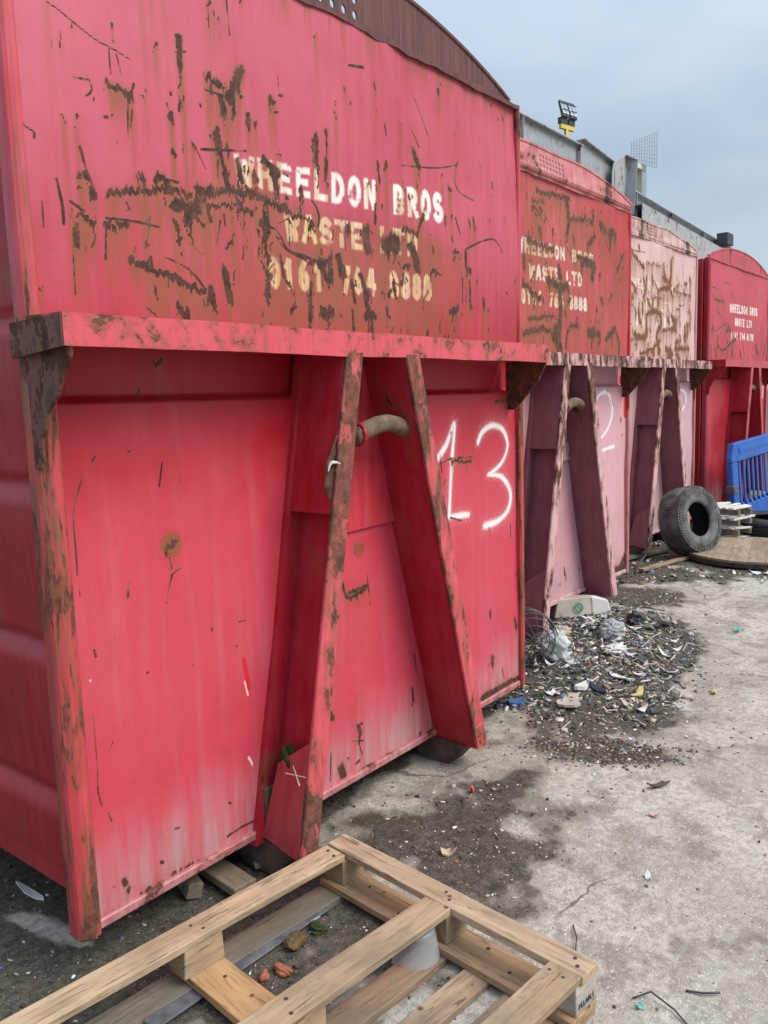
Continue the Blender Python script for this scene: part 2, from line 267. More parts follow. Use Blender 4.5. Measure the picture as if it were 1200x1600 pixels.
L_ST=[(0.0031,[0.117,1.215,0.095,1.164,0.085,1.128]),(0.0025,[0.085,1.128,0.082,1.084,0.083,1.028,0.081,0.965]),(0.0025,[0.409,0.928,0.387,0.921,0.369,0.911]),(0.0032,[0.259,1.278,0.267,1.274]),(0.003,[0.669,1.069,0.671,1.067]),(0.0031,[0.836,1.189,0.839,1.183]),(0.0028,[0.428,1.011,0.43,1.008]),(0.0025,[0.373,0.91,0.356,0.871,0.346,0.831]),(0.005,[0.229,0.917,0.222,0.878]),(0.0027,[0.22,0.898,0.228,0.876]),(0.0025,[0.089,0.584,0.09,0.435,0.088,0.368,0.095,0.32]),(0.003,[0.111,0.296,0.12,0.268]),(0.0069,[0.142,0.079,0.149,0.065]),(0.0047,[0.267,0.076,0.275,0.07]),(0.0044,[0.323,0.154,0.338,0.151]),(0.0039,[0.533,0.147,0.541,0.141]),(0.0025,[0.265,0.649,0.272,0.65]),(0.0025,[0.59,0.643,0.6,0.643]),(0.0025,[0.2,0.345,0.201,0.342]),(0.0025,[0.17,0.777,0.171,0.774]),(0.0025,[0.084,0.926,0.082,0.907]),(0.0029,[0.108,0.758,0.112,0.737]),(0.0034,[0.107,0.079,0.112,0.077]),(0.0025,[0.61,0.719,0.64,0.716]),(0.0025,[0.143,0.491,0.126,0.463]),(0.0121,[0.059,0.001,0.131,-0.002,0.194,-0.01]),(0.0089,[0.196,0.008,0.279,0.006,0.331,0.011]),(0.0078,[0.349,0.009,0.422,0.005,0.497,-0.007]),(0.0049,[0.52,0.039,0.581,0.044,0.644,0.041]),(0.0106,[0.643,0.024,0.662,-0.001]),(0.0044,[0.07,-0.001,0.277,-0.015]),(0.0041,[0.277,-0.015,0.457,-0.028,0.672,-0.022]),(0.0071,[1.104,0.742,1.13,0.686,1.188,0.687,1.228,0.698]),(0.0078,[1.14,0.703,1.239,0.709]),(0.0046,[1.241,0.754,1.255,0.633]),(0.0072,[2.187,1.369,2.358,1.377]),(0.0079,[2.295,1.387,2.341,1.342]),(0.0045,[1.74,1.125,1.83,1.14,1.992,1.135]),(0.0025,[1.992,1.135,2.008,1.216]),(0.006,[1.83,1.128,1.977,1.117]),(0.0029,[1.776,1.057,1.747,0.974]),(0.0052,[1.808,0.891,1.887,0.868]),(0.0043,[1.742,1.16,1.751,1.088]),(0.0065,[2.116,0.414,2.121,0.381]),(0.0111,[2.336,0.331,2.352,0.285]),(0.0115,[2.125,0.199,2.13,0.156]),(0.0033,[2.078,0.154,2.125,0.175]),(0.0025,[2.165,0.313,2.167,0.246]),(0.0041,[2.313,0.795,2.315,0.729]),(0.0032,[2.121,0.806,2.128,0.76]),(0.0057,[1.526,0.367,1.535,0.293]),(0.0029,[1.541,0.435,1.539,0.378]),(0.0114,[1.003,0.278,1.03,0.263]),(0.0086,[1.17,0.183,1.182,0.151]),(0.0026,[1.167,0.307,1.174,0.299]),(0.0039,[1.013,0.132,1.006,0.03]),(0.0044,[0.975,0.12,0.975,0.056]),(0.0157,[1.065,0.06,1.081,0.007]),(0.0033,[1.137,0.134,1.196,0.117]),(0.0054,[1.152,0.04,1.172,0.046]),(0.0038,[1.677,0.162,1.71,0.044]),(0.0058,[1.508,0.228,1.517,0.167]),(0.0042,[2.217,0.115,2.232,0.06]),(0.0154,[2.03,0.029,2.152,0.025,2.28,0.029]),(0.0122,[2.28,0.029,2.397,0.021]),(0.0034,[2.376,0.669,2.386,0.328]),(0.0087,[2.383,0.156,2.398,0.047]),(0.0033,[2.366,0.953,2.373,0.687]),(0.0057,[1.179,0.875,1.181,0.842]),(0.0051,[1.223,0.868,1.228,0.847]),(0.004,[1.398,1.073,1.406,1.046]),(0.0025,[1.3,1.287,1.293,0.974]),(0.0032,[1.213,1.148,1.259,1.093,1.286,1.026,1.325,0.989]),(0.0045,[1.303,1.24,1.311,1.127,1.318,1.049,1.321,0.996]),(0.0025,[1.192,1.106,1.237,1.045])]
L2_ST=[(0.0311,[0.378,0.999,0.378,0.998]),(0.0318,[1.203,0.852,1.204,0.846])]
DK_ST=[(0.003,[0.368,1.236,0.353,1.17])]
SP_ST=[(0.0136,[1.707,1.134,1.789,1.2,1.854,1.285,1.829,1.13,1.801,0.903]),(0.0126,[1.791,0.896,1.951,0.886]),(0.0144,[2.039,1.193,2.077,1.239,2.16,1.264,2.25,1.239,2.295,1.169,2.258,1.103,2.194,1.067,2.121,1.045]),(0.0145,[2.121,1.045,2.227,1.029,2.296,0.981,2.319,0.918,2.282,0.856,2.193,0.822,2.081,0.817])]
RD_ST=[(0.0086,[0.621,0.592,0.628,0.55,0.639,0.492])]
WF_ST=[(0.0036,[0.623,0.264,0.632,0.248,0.641,0.228]),(0.0025,[0.621,0.521,0.633,0.47]),(0.0025,[0.089,0.679,0.09,0.677])]
U2_ST=[(0.0254,[1.112,2.076,1.268,2.046,1.37,2.055]),(0.0253,[1.268,2.01,1.277,1.894,1.266,1.785]),(0.0199,[0.767,2.045,0.925,1.983,1.016,1.956]),(0.0125,[0.868,1.826,1.015,1.839,1.187,1.853]),(0.0346,[1.266,1.785,1.186,1.737,1.265,1.649]),(0.0169,[0.779,1.729,1.014,1.765,1.147,1.762]),(0.0131,[1.347,1.661,1.39,1.782,1.539,1.817]),(0.032,[1.695,1.777,1.764,1.78]),(0.0177,[1.811,1.762,1.87,1.784]),(0.0234,[1.979,1.749,2.129,1.816]),(0.0124,[2.129,1.816,2.221,1.727,2.222,1.655]),(0.0158,[0.859,2.278,1.021,2.273,1.211,2.261]),(0.0304,[1.583,2.24,1.762,2.221,1.739,2.143]),(0.027,[1.876,2.511,1.948,2.463]),(0.0323,[2.021,2.473,2.07,2.479]),(0.0122,[1.413,2.491,1.761,2.514]),(0.0197,[1.373,2.6,1.413,2.482,1.392,2.39]),(0.0151,[0.988,2.579,1.414,2.607]),(0.0068,[0.916,2.517,1.08,2.535]),(0.0068,[0.915,2.476,1.042,2.479]),(0.0059,[0.95,2.448,1.042,2.449]),(0.013,[2.25,2.342,2.199,2.286,2.149,2.211]),(0.0177,[1.892,2.021,1.916,1.993]),(0.008,[2.05,2.063,2.076,2.025]),(0.0168,[1.784,2.423,1.693,2.355]),(0.025,[1.269,2.162,1.289,2.101]),(0.004,[1.949,2.415,2.072,2.293,2.174,2.234]),(0.0039,[1.042,2.487,1.135,2.425,1.173,2.361]),(0.0033,[0.896,2.382,0.912,2.318,0.858,2.253]),(0.0078,[1.193,2.398,1.192,2.329]),(0.0108,[0.822,2.183,0.83,2.142]),(0.0059,[0.945,2.112,0.899,2.04]),(0.0152,[1.004,2.364,1.022,2.358]),(0.0042,[1.759,2.756,1.782,2.75]),(0.0084,[1.517,1.881,1.507,1.834]),(0.0048,[1.695,1.911,1.729,1.846]),(0.0044,[1.81,1.899,1.799,1.83]),(0.0041,[2.268,2.059,2.271,1.853]),(0.0122,[1.518,2.26,1.671,2.249]),(0.0046,[1.392,2.3,1.496,2.203]),(0.0082,[1.432,1.996,1.37,1.946])]
U3_ST=[(0.0164,[0.71,2.536,0.839,2.47,0.995,2.413]),(0.006,[1.039,2.459,1.2,2.468,1.415,2.477]),(0.0147,[1.464,2.487,1.493,2.368]),(0.0176,[1.663,2.534,1.667,2.428,1.646,2.329]),(0.0192,[1.443,2.364,1.646,2.329,1.547,2.259]),(0.0178,[1.398,2.256,1.596,2.29,1.728,2.211]),(0.0138,[0.61,2.303,0.737,2.251,0.824,2.193]),(0.0141,[0.975,2.321,1.023,2.225,0.98,2.156]),(0.0086,[1.204,2.342,1.375,2.228]),(0.0166,[0.959,2.104,0.961,2.021]),(0.0127,[1.07,2.162,1.165,2.085]),(0.0123,[0.784,2.051,0.797,1.971]),(0.0191,[1.052,2.01,1.26,2.057,1.406,2.031]),(0.0187,[1.053,1.976,1.08,1.826]),(0.0243,[1.406,2.048,1.433,1.963,1.339,1.871]),(0.0252,[1.71,2.031,1.818,1.982,1.715,1.914]),(0.0137,[1.461,1.885,1.612,1.909,1.848,1.911]),(0.0211,[0.768,1.83,1.035,1.807]),(0.0083,[0.62,1.779,0.878,1.793]),(0.0149,[0.925,1.669,1.224,1.719,1.414,1.812]),(0.022,[1.316,1.835,1.394,1.68]),(0.0271,[1.568,1.729,1.725,1.688,1.622,1.64]),(0.023,[1.826,1.791,1.906,1.812]),(0.0206,[2.092,1.959,2.1,1.819]),(0.019,[1.802,1.735,2.217,1.747]),(0.0138,[2.044,2.373,2.128,2.371]),(0.009,[1.752,2.285,1.908,2.352]),(0.0065,[1.752,2.276,1.967,2.266,2.247,2.269]),(0.0084,[2.215,2.341,2.22,2.248]),(0.0073,[1.812,2.109,1.946,2.118]),(0.0137,[0.615,2.048,0.657,2.027]),(0.0065,[0.656,2.099,0.741,2.065]),(0.0041,[0.617,1.92,0.702,1.908]),(0.0097,[0.88,2.588,0.903,2.558]),(0.0105,[1.738,2.595,1.688,2.563]),(0.0061,[1.209,2.173,1.5,2.186]),(0.0055,[2.006,2.579,2.013,2.434]),(0.0141,[2.147,1.99,2.179,1.935]),(0.0064,[1.951,2.026,1.954,1.953]),(0.0134,[1.608,2.007,1.635,1.955]),(0.0057,[2.228,2.098,2.266,1.92]),(0.0041,[0.71,2.536,1.014,2.547])]
U4_ST=[(0.0172,[0.139,2.286,0.334,2.25,0.563,2.249]),(0.0128,[0.442,2.326,0.506,2.245]),(0.0071,[0.285,2.162,0.58,2.034,0.772,1.876]),(0.0114,[0.494,2.012,0.699,2.031]),(0.0069,[0.125,2.085,0.134,1.952,0.273,1.933,0.468,1.985]),(0.0181,[0.34,1.774,0.545,1.727,0.748,1.786,1.02,1.867]),(0.0211,[0.092,1.766,0.129,1.632]),(0.0172,[0.23,1.753,0.322,1.636]),(0.0114,[0.792,2.371,0.854,2.358]),(0.0121,[1.281,1.83,1.36,1.693]),(0.0293,[1.833,1.82,1.953,1.706]),(0.0231,[1.158,1.753,1.23,1.672]),(0.0094,[1.69,2.517,1.761,2.513]),(0.0069,[0.489,2.466,0.785,2.458]),(0.0092,[0.105,2.383,0.326,2.368]),(0.0078,[2.022,2.099,2.074,1.955])]
SP2=[(0.009,[1.741,1.314,1.801,1.261,1.86,1.33,1.924,1.362,2.018,1.367,2.1,1.306,2.118,1.213,2.053,1.122,1.958,1.061,1.848,1.028,1.772,0.981]),(0.0095,[1.896,0.95,2.023,0.964,2.154,0.972])]
SP3=[(0.0122,[1.917,1.325,2.034,1.337,2.156,1.302,2.18,1.233,2.123,1.166,2.006,1.108]),(0.0123,[1.986,1.102,2.07,1.018,2.074,0.936,2.018,0.857])]
SP4=[(0.0121,[2.207,1.269,2.297,1.337,2.282,1.182])]

# ------------------------------------------------------------------ rust, run-off and lettering fields (sheet coordinates in metres)
def seg_d(X, Z, pts):
    d = np.full(X.shape, 9.)
    if len(pts) == 2: return np.hypot(X-pts[0], Z-pts[1])
    for k in range(0, len(pts)-2, 2):
        ax, az, bx, bz = pts[k:k+4]; vx, vz = bx-ax, bz-az; L = vx*vx+vz*vz+1e-12
        t = np.clip(((X-ax)*vx+(Z-az)*vz)/L, 0, 1); d = np.minimum(d, np.hypot(X-ax-t*vx, Z-az-t*vz))
    return d
def seg_sq(X, Z, pts):
    d = np.full(X.shape, 9.)
    for k in range(0, len(pts)-2, 2):
        ax, az, bx, bz = pts[k:k+4]; vx, vz = bx-ax, bz-az; L = math.sqrt(vx*vx+vz*vz)+1e-9; vx /= L; vz /= L
        u = (X-ax)*vx+(Z-az)*vz; p = np.abs(-(X-ax)*vz+(Z-az)*vx); d = np.minimum(d, np.maximum(p, np.maximum(-u, u-L)))
    return d
def stroke_field(X, Z, strokes, gain=1., soft=1.):
    f = np.zeros(X.shape); xs = X[0]; zs = Z[:, 0]
    for hw, pts in strokes:
        R = hw*(1+soft)*1.15+.02
        i0, i1 = np.searchsorted(xs, [min(pts[::2])-R, max(pts[::2])+R]); j0, j1 = np.searchsorted(zs, [min(pts[1::2])-R, max(pts[1::2])+R])
        if i1 <= i0 or j1 <= j0: continue
        d = seg_d(X[j0:j1, i0:i1], Z[j0:j1, i0:i1], pts)
        f[j0:j1, i0:i1] = np.maximum(f[j0:j1, i0:i1], np.clip(.5+.5*(hw-d)/(hw*soft), 0, 1)*gain)
    return f
def arc(cx, cz, rx, rz, a0, a1, n=9):
    o = []
    for k in range(n+1):
        a = math.radians(a0+(a1-a0)*k/n); o += [cx+rx*math.cos(a), cz+rz*math.sin(a)]
    return o
GL = {  # stencil capitals: strokes in a 0..1 box
 'W': [[0,1,.24,0],[.24,0,.5,.8],[.5,.8,.76,0],[.76,0,1,1]], 'H': [[.12,0,.12,1],[.88,0,.88,1],[.22,.5,.78,.5]],
 'E': [[.15,0,.15,1],[.3,1,.9,1],[.3,.5,.75,.5],[.3,0,.9,0]], 'L': [[.15,0,.15,1],[.3,0,.9,0]],
 'D': [[.12,0,.12,1], arc(.35,.5,.52,.5,84,-84)], 'O': [arc(.5,.5,.4,.5,100,260), arc(.5,.5,.4,.5,80,-80)],
 'N': [[.1,0,.1,1],[.9,0,.9,1],[.12,.98,.88,.02]], 'B': [[.12,0,.12,1], arc(.38,.75,.42,.25,84,-84), arc(.38,.25,.48,.25,84,-84)],
 'R': [[.12,0,.12,1], arc(.38,.75,.45,.25,84,-84),[.5,.45,.9,0]], 'S': [arc(.5,.74,.37,.26,35,180)+arc(.5,.74,.37,.26,185,262), arc(.5,.26,.4,.26,80,-10)+arc(.5,.26,.4,.26,-20,-145)],
 'A': [[.02,0,.42,1],[.98,0,.58,1],[.3,.32,.7,.32]], 'T': [[.05,1,.38,1],[.62,1,.95,1],[.5,0,.5,.9]],
 '0': [arc(.5,.5,.34,.5,102,258), arc(.5,.5,.34,.5,78,-78)], '1': [[.5,0,.5,1],[.28,.8,.48,.98]],
 '6': [arc(.5,.27,.34,.27,100,-80), arc(.5,.27,.34,.27,255,190), [.16,.3,.22,.65,.5,.98]], '7': [[.1,1,.88,1],[.85,.9,.4,0]],
 '4': [[.7,0,.7,1],[.08,.3,.92,.3],[.08,.34,.58,.98]], '8': [arc(.5,.75,.3,.25,105,255), arc(.5,.75,.3,.25,75,-75), arc(.5,.26,.36,.26,110,250), arc(.5,.26,.36,.26,70,-70)],
}
def text_field(X, Z, text, q, bold=.215, fillw=.92):
    (xl, zt0), (xl2, zb0), (xr, zt1), (xr2, zb1) = q
    f = np.zeros(X.shape); n = len(text); xs = X[0]; zs = Z[:, 0]; cw = (xr-xl)/n
    for k, ch in enumerate(text):
        if ch == ' ' or ch not in GL: continue
        x0 = xl+cw*k; i0, i1 = np.searchsorted(xs, [x0-.03, x0+cw+.03])
        u = (x0+cw/2-xl)/(xr-xl); zt = zt0+(zt1-zt0)*u; zb = zb0+(zb1-zb0)*u; h = zt-zb
        j0, j1 = np.searchsorted(zs, [zb-.04, zt+.04])
        if i1 <= i0 or j1 <= j0: continue
        x = X[j0:j1, i0:i1]; z = Z[j0:j1, i0:i1]; gw = cw*fillw; hw = h*bold*.5
        sl = ((zt1-zt0)+(zb1-zb0))/2/(xr-xl); z = z-(x-x0-cw/2)*sl
        d = np.full(x.shape, 9.)
        for s in GL[ch]:
            p = []
            for m in range(0, len(s), 2): p += [x0+(cw-gw)/2+hw+s[m]*(gw-2*hw), zb+hw+s[m+1]*(h-2*hw)]
            d = np.minimum(d, seg_sq(x, z, p))
        f[j0:j1, i0:i1] = np.maximum(f[j0:j1, i0:i1], np.clip(.5+(hw-d)/.016, 0, 1))
    return f
def runoff(rust, step, xs, zs, seed, L0=.05, L1=.42, amp=.9):
    nv, nu = rust.shape; s = np.zeros_like(rust)
    c1 = fbm(xs*55, xs*0+seed, seed, 3); L = L0+(L1-L0)*np.clip((c1-.25)*1.7, 0, 1)**2.2; dec = np.exp(-step/L); cur = np.zeros(nu)
    r = np.clip((rust-.42)*5, 0, 1)
    for j in range(nv-1, -1, -1):
        cur = np.maximum(cur*dec, r[j]*amp)
        s[j] = cur
    k = 2; p = np.pad(s, ((0,0),(k,k)), mode='edge'); s = sum(p[:, i:i+nu] for i in range(2*k+1))/(2*k+1)
    return s
def blur(a, k):
    for ax in (0, 1):
        p = np.pad(a, [(k, k) if i == ax else (0, 0) for i in (0, 1)], mode='edge'); c = np.cumsum(p, ax)
        a = (np.take(c, np.arange(2*k, p.shape[ax]), ax)-np.take(c, np.maximum(np.arange(2*k, p.shape[ax])-2*k-1, 0), ax)*(np.arange(p.shape[ax]-2*k).reshape([-1 if i == ax else 1 for i in (0, 1)]) > 0))/(2*k+1)
    return a
def drips(strokes, seed, share=1.):
    r = np.random.default_rng(seed); o = []
    for hw, p in strokes:
        if hw < .004: continue
        n = int(r.poisson(.55*share+hw*34))
        for k in range(n):
            m = r.integers(0, len(p)//2); x, z = p[2*m]+r.normal(0, hw*.6), p[2*m+1]; L = r.uniform(.01, .07)*(1+hw*25)
            o.append((max(.0022, hw*r.uniform(.15, .4)), [x, z, x+r.normal(0, .004), z-L*.5, x+r.normal(0, .006), z-L]))
        for k in range(int(r.poisson(hw*110))):
            m = r.integers(0, len(p)//2); x, z = p[2*m]+r.normal(0, hw*1.6), p[2*m+1]+r.normal(0, hw*1.6); o.append((r.uniform(.0022, .006), [x, z, x+r.normal(0, .008), z-abs(r.normal(0, .012))]))
    return o
def curve(strokes, n=6):
    o = []
    for hw, p in strokes:
        P = [np.array(p[i:i+2]) for i in range(0, len(p), 2)]; q = []
        for i in range(len(P)-1):
            a, b, c, d = P[max(i-1, 0)], P[i], P[i+1], P[min(i+2, len(P)-1)]
            for k in range(n):
                t = k/n; v = .5*((2*b)+(c-a)*t+(2*a-5*b+4*c-d)*t*t+(3*b-a-3*c+d)*t**3); q += [float(v[0]), float(v[1])]
        q += [float(P[-1][0]), float(P[-1][1])]; o.append((hw, q))
    return o
def spray_field(X, Z, strokes, seed):
    f = np.zeros(X.shape)
    for hw, p in curve(strokes):
        d = seg_d(X, Z, p)/(hw*(.45+.75*fbm(X*7, Z*7, seed, 2))); f = np.maximum(f, np.clip(1.15*np.exp(-(d*.95)**2.6), 0, 1)); sp_ = vnoise(X*420, Z*420, seed+2); f = np.maximum(f, np.exp(-(d/2.3)**2)*(.10+.75*(sp_ > .86)))
    return f
def random_strokes(seed, x0, x1, z0, z1, n, w0=.004, w1=.03, Lm=.16, vert=.65):
    r = np.random.default_rng(seed); o = []
    for k in range(n):
        x = r.uniform(x0, x1); z = r.uniform(z0, z1); hw = w0+(w1-w0)*r.random()**2.4
        a = (r.normal(-math.pi/2, .25) if r.random() < vert else r.uniform(0, 2*math.pi)); L = r.uniform(.01, Lm)
        pts = [x, z]
        for m in range(r.integers(1, 4)):
            x += math.cos(a)*L/2; z += math.sin(a)*L/2; a += r.normal(0, .5); pts += [x, z]
        o.append((hw, [round(q, 3) for q in pts]))
    return o

def sheet(name, parent, mat, x0, x1, z0, z1, step, yfun, strokes=(), thin=(), texts=(), spray=(), slit=(), scrape=(), fade=None, dust=None, seed=0, pits=60, base=0., rag=.014, runL=.42, amp=.9, white_extra=(), grime=None):
    nu = int(round((x1-x0)/step))+1; nv = int(round((z1-z0)/step))+1
    xs = np.linspace(x0, x1, nu); zs = np.linspace(z0, z1, nv); X, Z = np.meshgrid(xs, zs)
    # ragged outlines: look the strokes up at wobbled coordinates (kept on a regular lattice by resampling)
    fine_ = curve([q for q in strokes if q[0] < .0058]); strokes = curve([q for q in strokes if q[0] >= .0058], 4)
    rust0 = stroke_field(X, Z, list(strokes)+drips(strokes, seed+8)+random_strokes(seed+5, x0, x1, z0, z1, pits, .0022, .007, .02), soft=.8)
    wx = (fbm(X*90, Z*60, seed+1, 3)-.5)*2*rag; wz = (fbm(X*90, Z*45, seed+2, 3)-.5)*2*rag*2.2
    wz = wz+(vnoise(X*260, Z*6, seed+6)-.5)*rag*3.2
    ii = np.clip(np.round((X+wx-x0)/(x1-x0)*(nu-1)).astype(int), 0, nu-1); jj = np.clip(np.round((Z+wz-z0)/(z1-z0)*(nv-1)).astype(int), 0, nv-1)
    rust = rust0[jj, ii]; rust = rust*np.clip(.62+.62*fbm(X*22, Z*15, seed+4, 4), 0, 1.15)
    rust = np.maximum(rust, base*fbm(X*7, Z*5, seed+9, 5))
    stain = runoff(rust, step, xs, zs, seed+3, .07, runL*1.9, amp)
    rb = np.clip((rust-.38)*4, 0, 1); stain = np.maximum(stain*.95, np.clip(blur(rb, max(2, int(.014/step)))*1.3, 0, 1)*.85); stain = np.maximum(stain, np.clip(blur(blur(rb, max(2, int(.05/step))), max(2, int(.03/step)))*1.5, 0, 1)*.7)
    rust = np.maximum(rust, stroke_field(X, Z, [(max(a, step*.62), b) for a, b in fine_], soft=1.)*np.clip(.30+1.0*fbm(X*28, Z*20, seed+12, 3), 0, 1)*.95)
    if grime: stain = np.maximum(stain, grime(X, Z))
    wh = np.zeros(X.shape); spr = spray_field(X, Z, spray, seed) if len(spray) else np.zeros(X.shape)
    for t, q in texts: wh = np.maximum(wh, text_field(X, Z, t, q))
    if len(white_extra): wh = np.maximum(wh, stroke_field(X, Z, white_extra))
    V = np.stack([X, yfun(X, Z), Z], 2)
    A = dict(spray=spr, rust=rust, stain=stain, white=wh, fade=fade(X, Z) if fade else np.full(X.shape, .6), dust=dust(X, Z) if dust else np.zeros(X.shape),
             slit=stroke_field(X, Z, slit), scrape=stroke_field(X, Z, scrape))
    return grid_obj(name, V, nu, nv, mat, parent, A)

# ------------------------------------------------------------------ ground
def gz(x): return -.15+.012*np.clip(x, -2, 10)
def blob(X, Y, cx, cy, rx, ry, rot=0):
    c, s = math.cos(math.radians(rot)), math.sin(math.radians(rot)); u = ((X-cx)*c+(Y-cy)*s)/rx; v = (-(X-cx)*s+(Y-cy)*c)/ry
    return 1-np.sqrt(u*u+v*v)
def dirt_field(X, Y):
    n = fbm(X*2.6, Y*2.6, 3, 5)-.5; n2 = fbm(X*11, Y*11, 5, 4)-.5
    d = np.full(X.shape, -1.)
    for b in ((3.25,.12,1.30,.50,18), (2.82,-.33,.55,.26,35), (2.12,-.55,.40,.15,-62), (3.7,-.10,.6,.30,20), (.25,.3,.75,1.1,0), (.45,-.18,.36,.30,0), (.05,.0,.4,.45,0),
              (6.9,.35,1.75,.72,5), (9.5,.4,2.6,1.1,0), (5.45,.65,.55,.42,0), (4.7,.35,.35,.4,0)):
        d = np.maximum(d, blob(X, Y, *b))
    for b in ((1.22,-.24,.60,.30,-20), (1.12,-.50,.28,.26,0), (1.6,-.35,.3,.14,-30)): d = np.maximum(d, blob(X, Y, *b)*.55-.13)
    under = np.where(X < 2.45, Y-.03, np.where(X < 5.1, Y-.50, Y-.55)); d = np.maximum(d, np.clip(under*3.5, -1, 1))
    d = d-np.clip(blob(X, Y, .06, .33, .07, .30, 12), 0, 1)*2.0
    return sstep(-.26, .34, d+n*1.05+n2*.7)
def axis(a, b, step, far):
    m = list(np.arange(a, b+1e-6, step)); lo = []; hi = []; s = step; p = a
    while p > -far: s *= 1.28; p -= s; lo.append(p)
    s = step; p = m[-1]
    while p < far: s *= 1.28; p += s; hi.append(p)
    return np.array(lo[::-1]+m+hi)
gxs = axis(-1.2, 9.2, .022, 900); gys = axis(-2.4, 1.5, .022, 900)
GX, GY = np.meshgrid(gxs, gys); DIRT = dirt_field(GX, GY)
near = np.clip(1-np.hypot(GX-3, GY)/25, 0, 1)
GZ = gz(GX)+near*((fbm(GX*1.3, GY*1.3, 21, 3)-.5)*.016+(fbm(GX*13, GY*13, 22, 3)-.5)*.005+DIRT*(fbm(GX*9, GY*9, 23, 4)-.35)*.016)
GZ += np.clip(blob(GX, GY, 3.35, .12, 1.2, .5, 18), 0, 1)*.055
GZ -= np.clip(np.hypot(GX-3, GY)-60, 0, 1e9)*.0005*0
def ground_at(x, y):
    i = int(np.clip(np.searchsorted(gxs, x), 1, len(gxs)-1)); j = int(np.clip(np.searchsorted(gys, y), 1, len(gys)-1)); return float(GZ[j-1:j+1, i-1:i+1].mean())
def ground_mat():
    t = MT('concrete_yard'); d = t.attr('dirt')
    n1 = t.noise(1.7, 6, .6); n2 = t.noise(34, 6, .78); n3 = t.noise(150, 4, .7); n4 = t.noise(6, 6, .65)
    c = t.mix(t.ss(n2, .34, .66), (.330, .300, .252), (.560, .522, .455))
    c = t.mix(t.ss(n1, .42, .66, 0, .6), c, (.27, .238, .19))
    c = t.mix(t.ss(n4, .48, .66, 0, .6), c, (.19, .168, .132))
    c = t.mix(t.ss(t.voro(60), .24, .12, 0, .6), c, (.64, .615, .575))
    c = t.mix(t.ss(n3, .57, .70, 0, .8), c, (.09, .08, .07))
    c = t.mix(t.ss(t.noise(75, 3, .7), .62, .70, 0, .8), c, (.68, .665, .64))
    wv = t.n.new('ShaderNodeVectorMath'); wv.operation = 'ADD'; nn = t.n.new('ShaderNodeTexNoise'); nn.inputs['Scale'].default_value = 3.; nn.inputs['Detail'].default_value = 4; t.lk(t.co(), nn.inputs['Vector']); sc_ = t.n.new('ShaderNodeVectorMath'); sc_.operation = 'SCALE'; sc_.inputs['Scale'].default_value = .35; t.lk(nn.outputs['Color'], sc_.inputs[0]); t.lk(t.co(), wv.inputs[0]); t.lk(sc_.outputs[0], wv.inputs[1])
    ck = t.math('MULTIPLY', t.ss(t.voro(.75, wv.outputs[0], 'DISTANCE_TO_EDGE'), .006, .0015), t.ss(t.noise(1.1, 2), .46, .56))
    c = t.mix(t.math('MULTIPLY', ck, .75), c, (.07, .06, .05))
    c = t.mix(t.ss(t.noise(4.2, 3, .5), .645, .70, 0, .45), c, (.14, .125, .10))
    so_ = t.mix(t.ss(n2, .3, .7), (.030, .026, .019), (.115, .100, .074))
    so_ = t.mix(t.ss(t.voro(120), .20, .08, 0, .55), so_, (.20, .185, .165))
    so_ = t.mix(t.ss(t.noise(240, 2, .6), .64, .70, 0, .8), so_, (.48, .46, .42))
    so_ = t.mix(t.ss(t.noise(5.5, 3), .62, .74, 0, .6), so_, (.05, .06, .025))
    dm = t.ss(t.math('ADD', d, t.math('ADD', t.math('MULTIPLY', t.math('SUBTRACT', n2, .5), 1.0), t.math('MULTIPLY', t.math('SUBTRACT', t.noise(9, 4, .65), .5), 1.3))), .34, .80)
    c = t.mix(t.ss(t.math('ADD', d, t.math('MULTIPLY', t.math('SUBTRACT', n4, .5), .8)), .05, .45, 0, .55), c, (.17, .155, .125))
    c = t.mix(dm, c, so_)
    h = t.math('ADD', t.math('MULTIPLY', n2, .5), t.math('ADD', t.math('MULTIPLY', n3, .45), t.math('MULTIPLY', t.ss(t.voro(85), .0, .3), -.15)))
    wet = t.math('MULTIPLY', dm, t.ss(n1, .45, .6, 0, 1))
    return t.out(c, t.math('SUBTRACT', .9, t.math('MULTIPLY', wet, .4)), t.bump(h, 1.0, .010), .35)
g = grid_obj('ground', np.stack([GX, GY, GZ], 2), len(gxs), len(gys), ground_mat(), None, {'dirt': DIRT})
tag(g, 'worn pale concrete yard with dark dirt along the containers', None, None, 'structure')

# ------------------------------------------------------------------ containers
M = {}
M['inner'] = plain_mat('dark_interior', (.02, .013, .012), (.045, .025, .02), 8, .9)
M['darkrust'] = steel_mat('dark_rust', (.035,.020,.016), (.11,.05,.035), .55, (1,1,.6), 14, .4)
M['rust'] = plain_mat('bare_rust', RUST_A, (.15, .066, .036), 30, .92, bump=.6)
M['hook'] = plain_mat('rusty_pipe', (.095, .062, .042), (.215, .145, .095), 26, .85, bump=.4)
M['skid'] = plain_mat('dirty_skid', (.05, .038, .032), (.14, .095, .075), 14, .9, bump=.4)

def smooth_dent(X, Z, seed, amp): return (fbm(X*1.5, Z*1.5, seed, 3)-.5)*amp

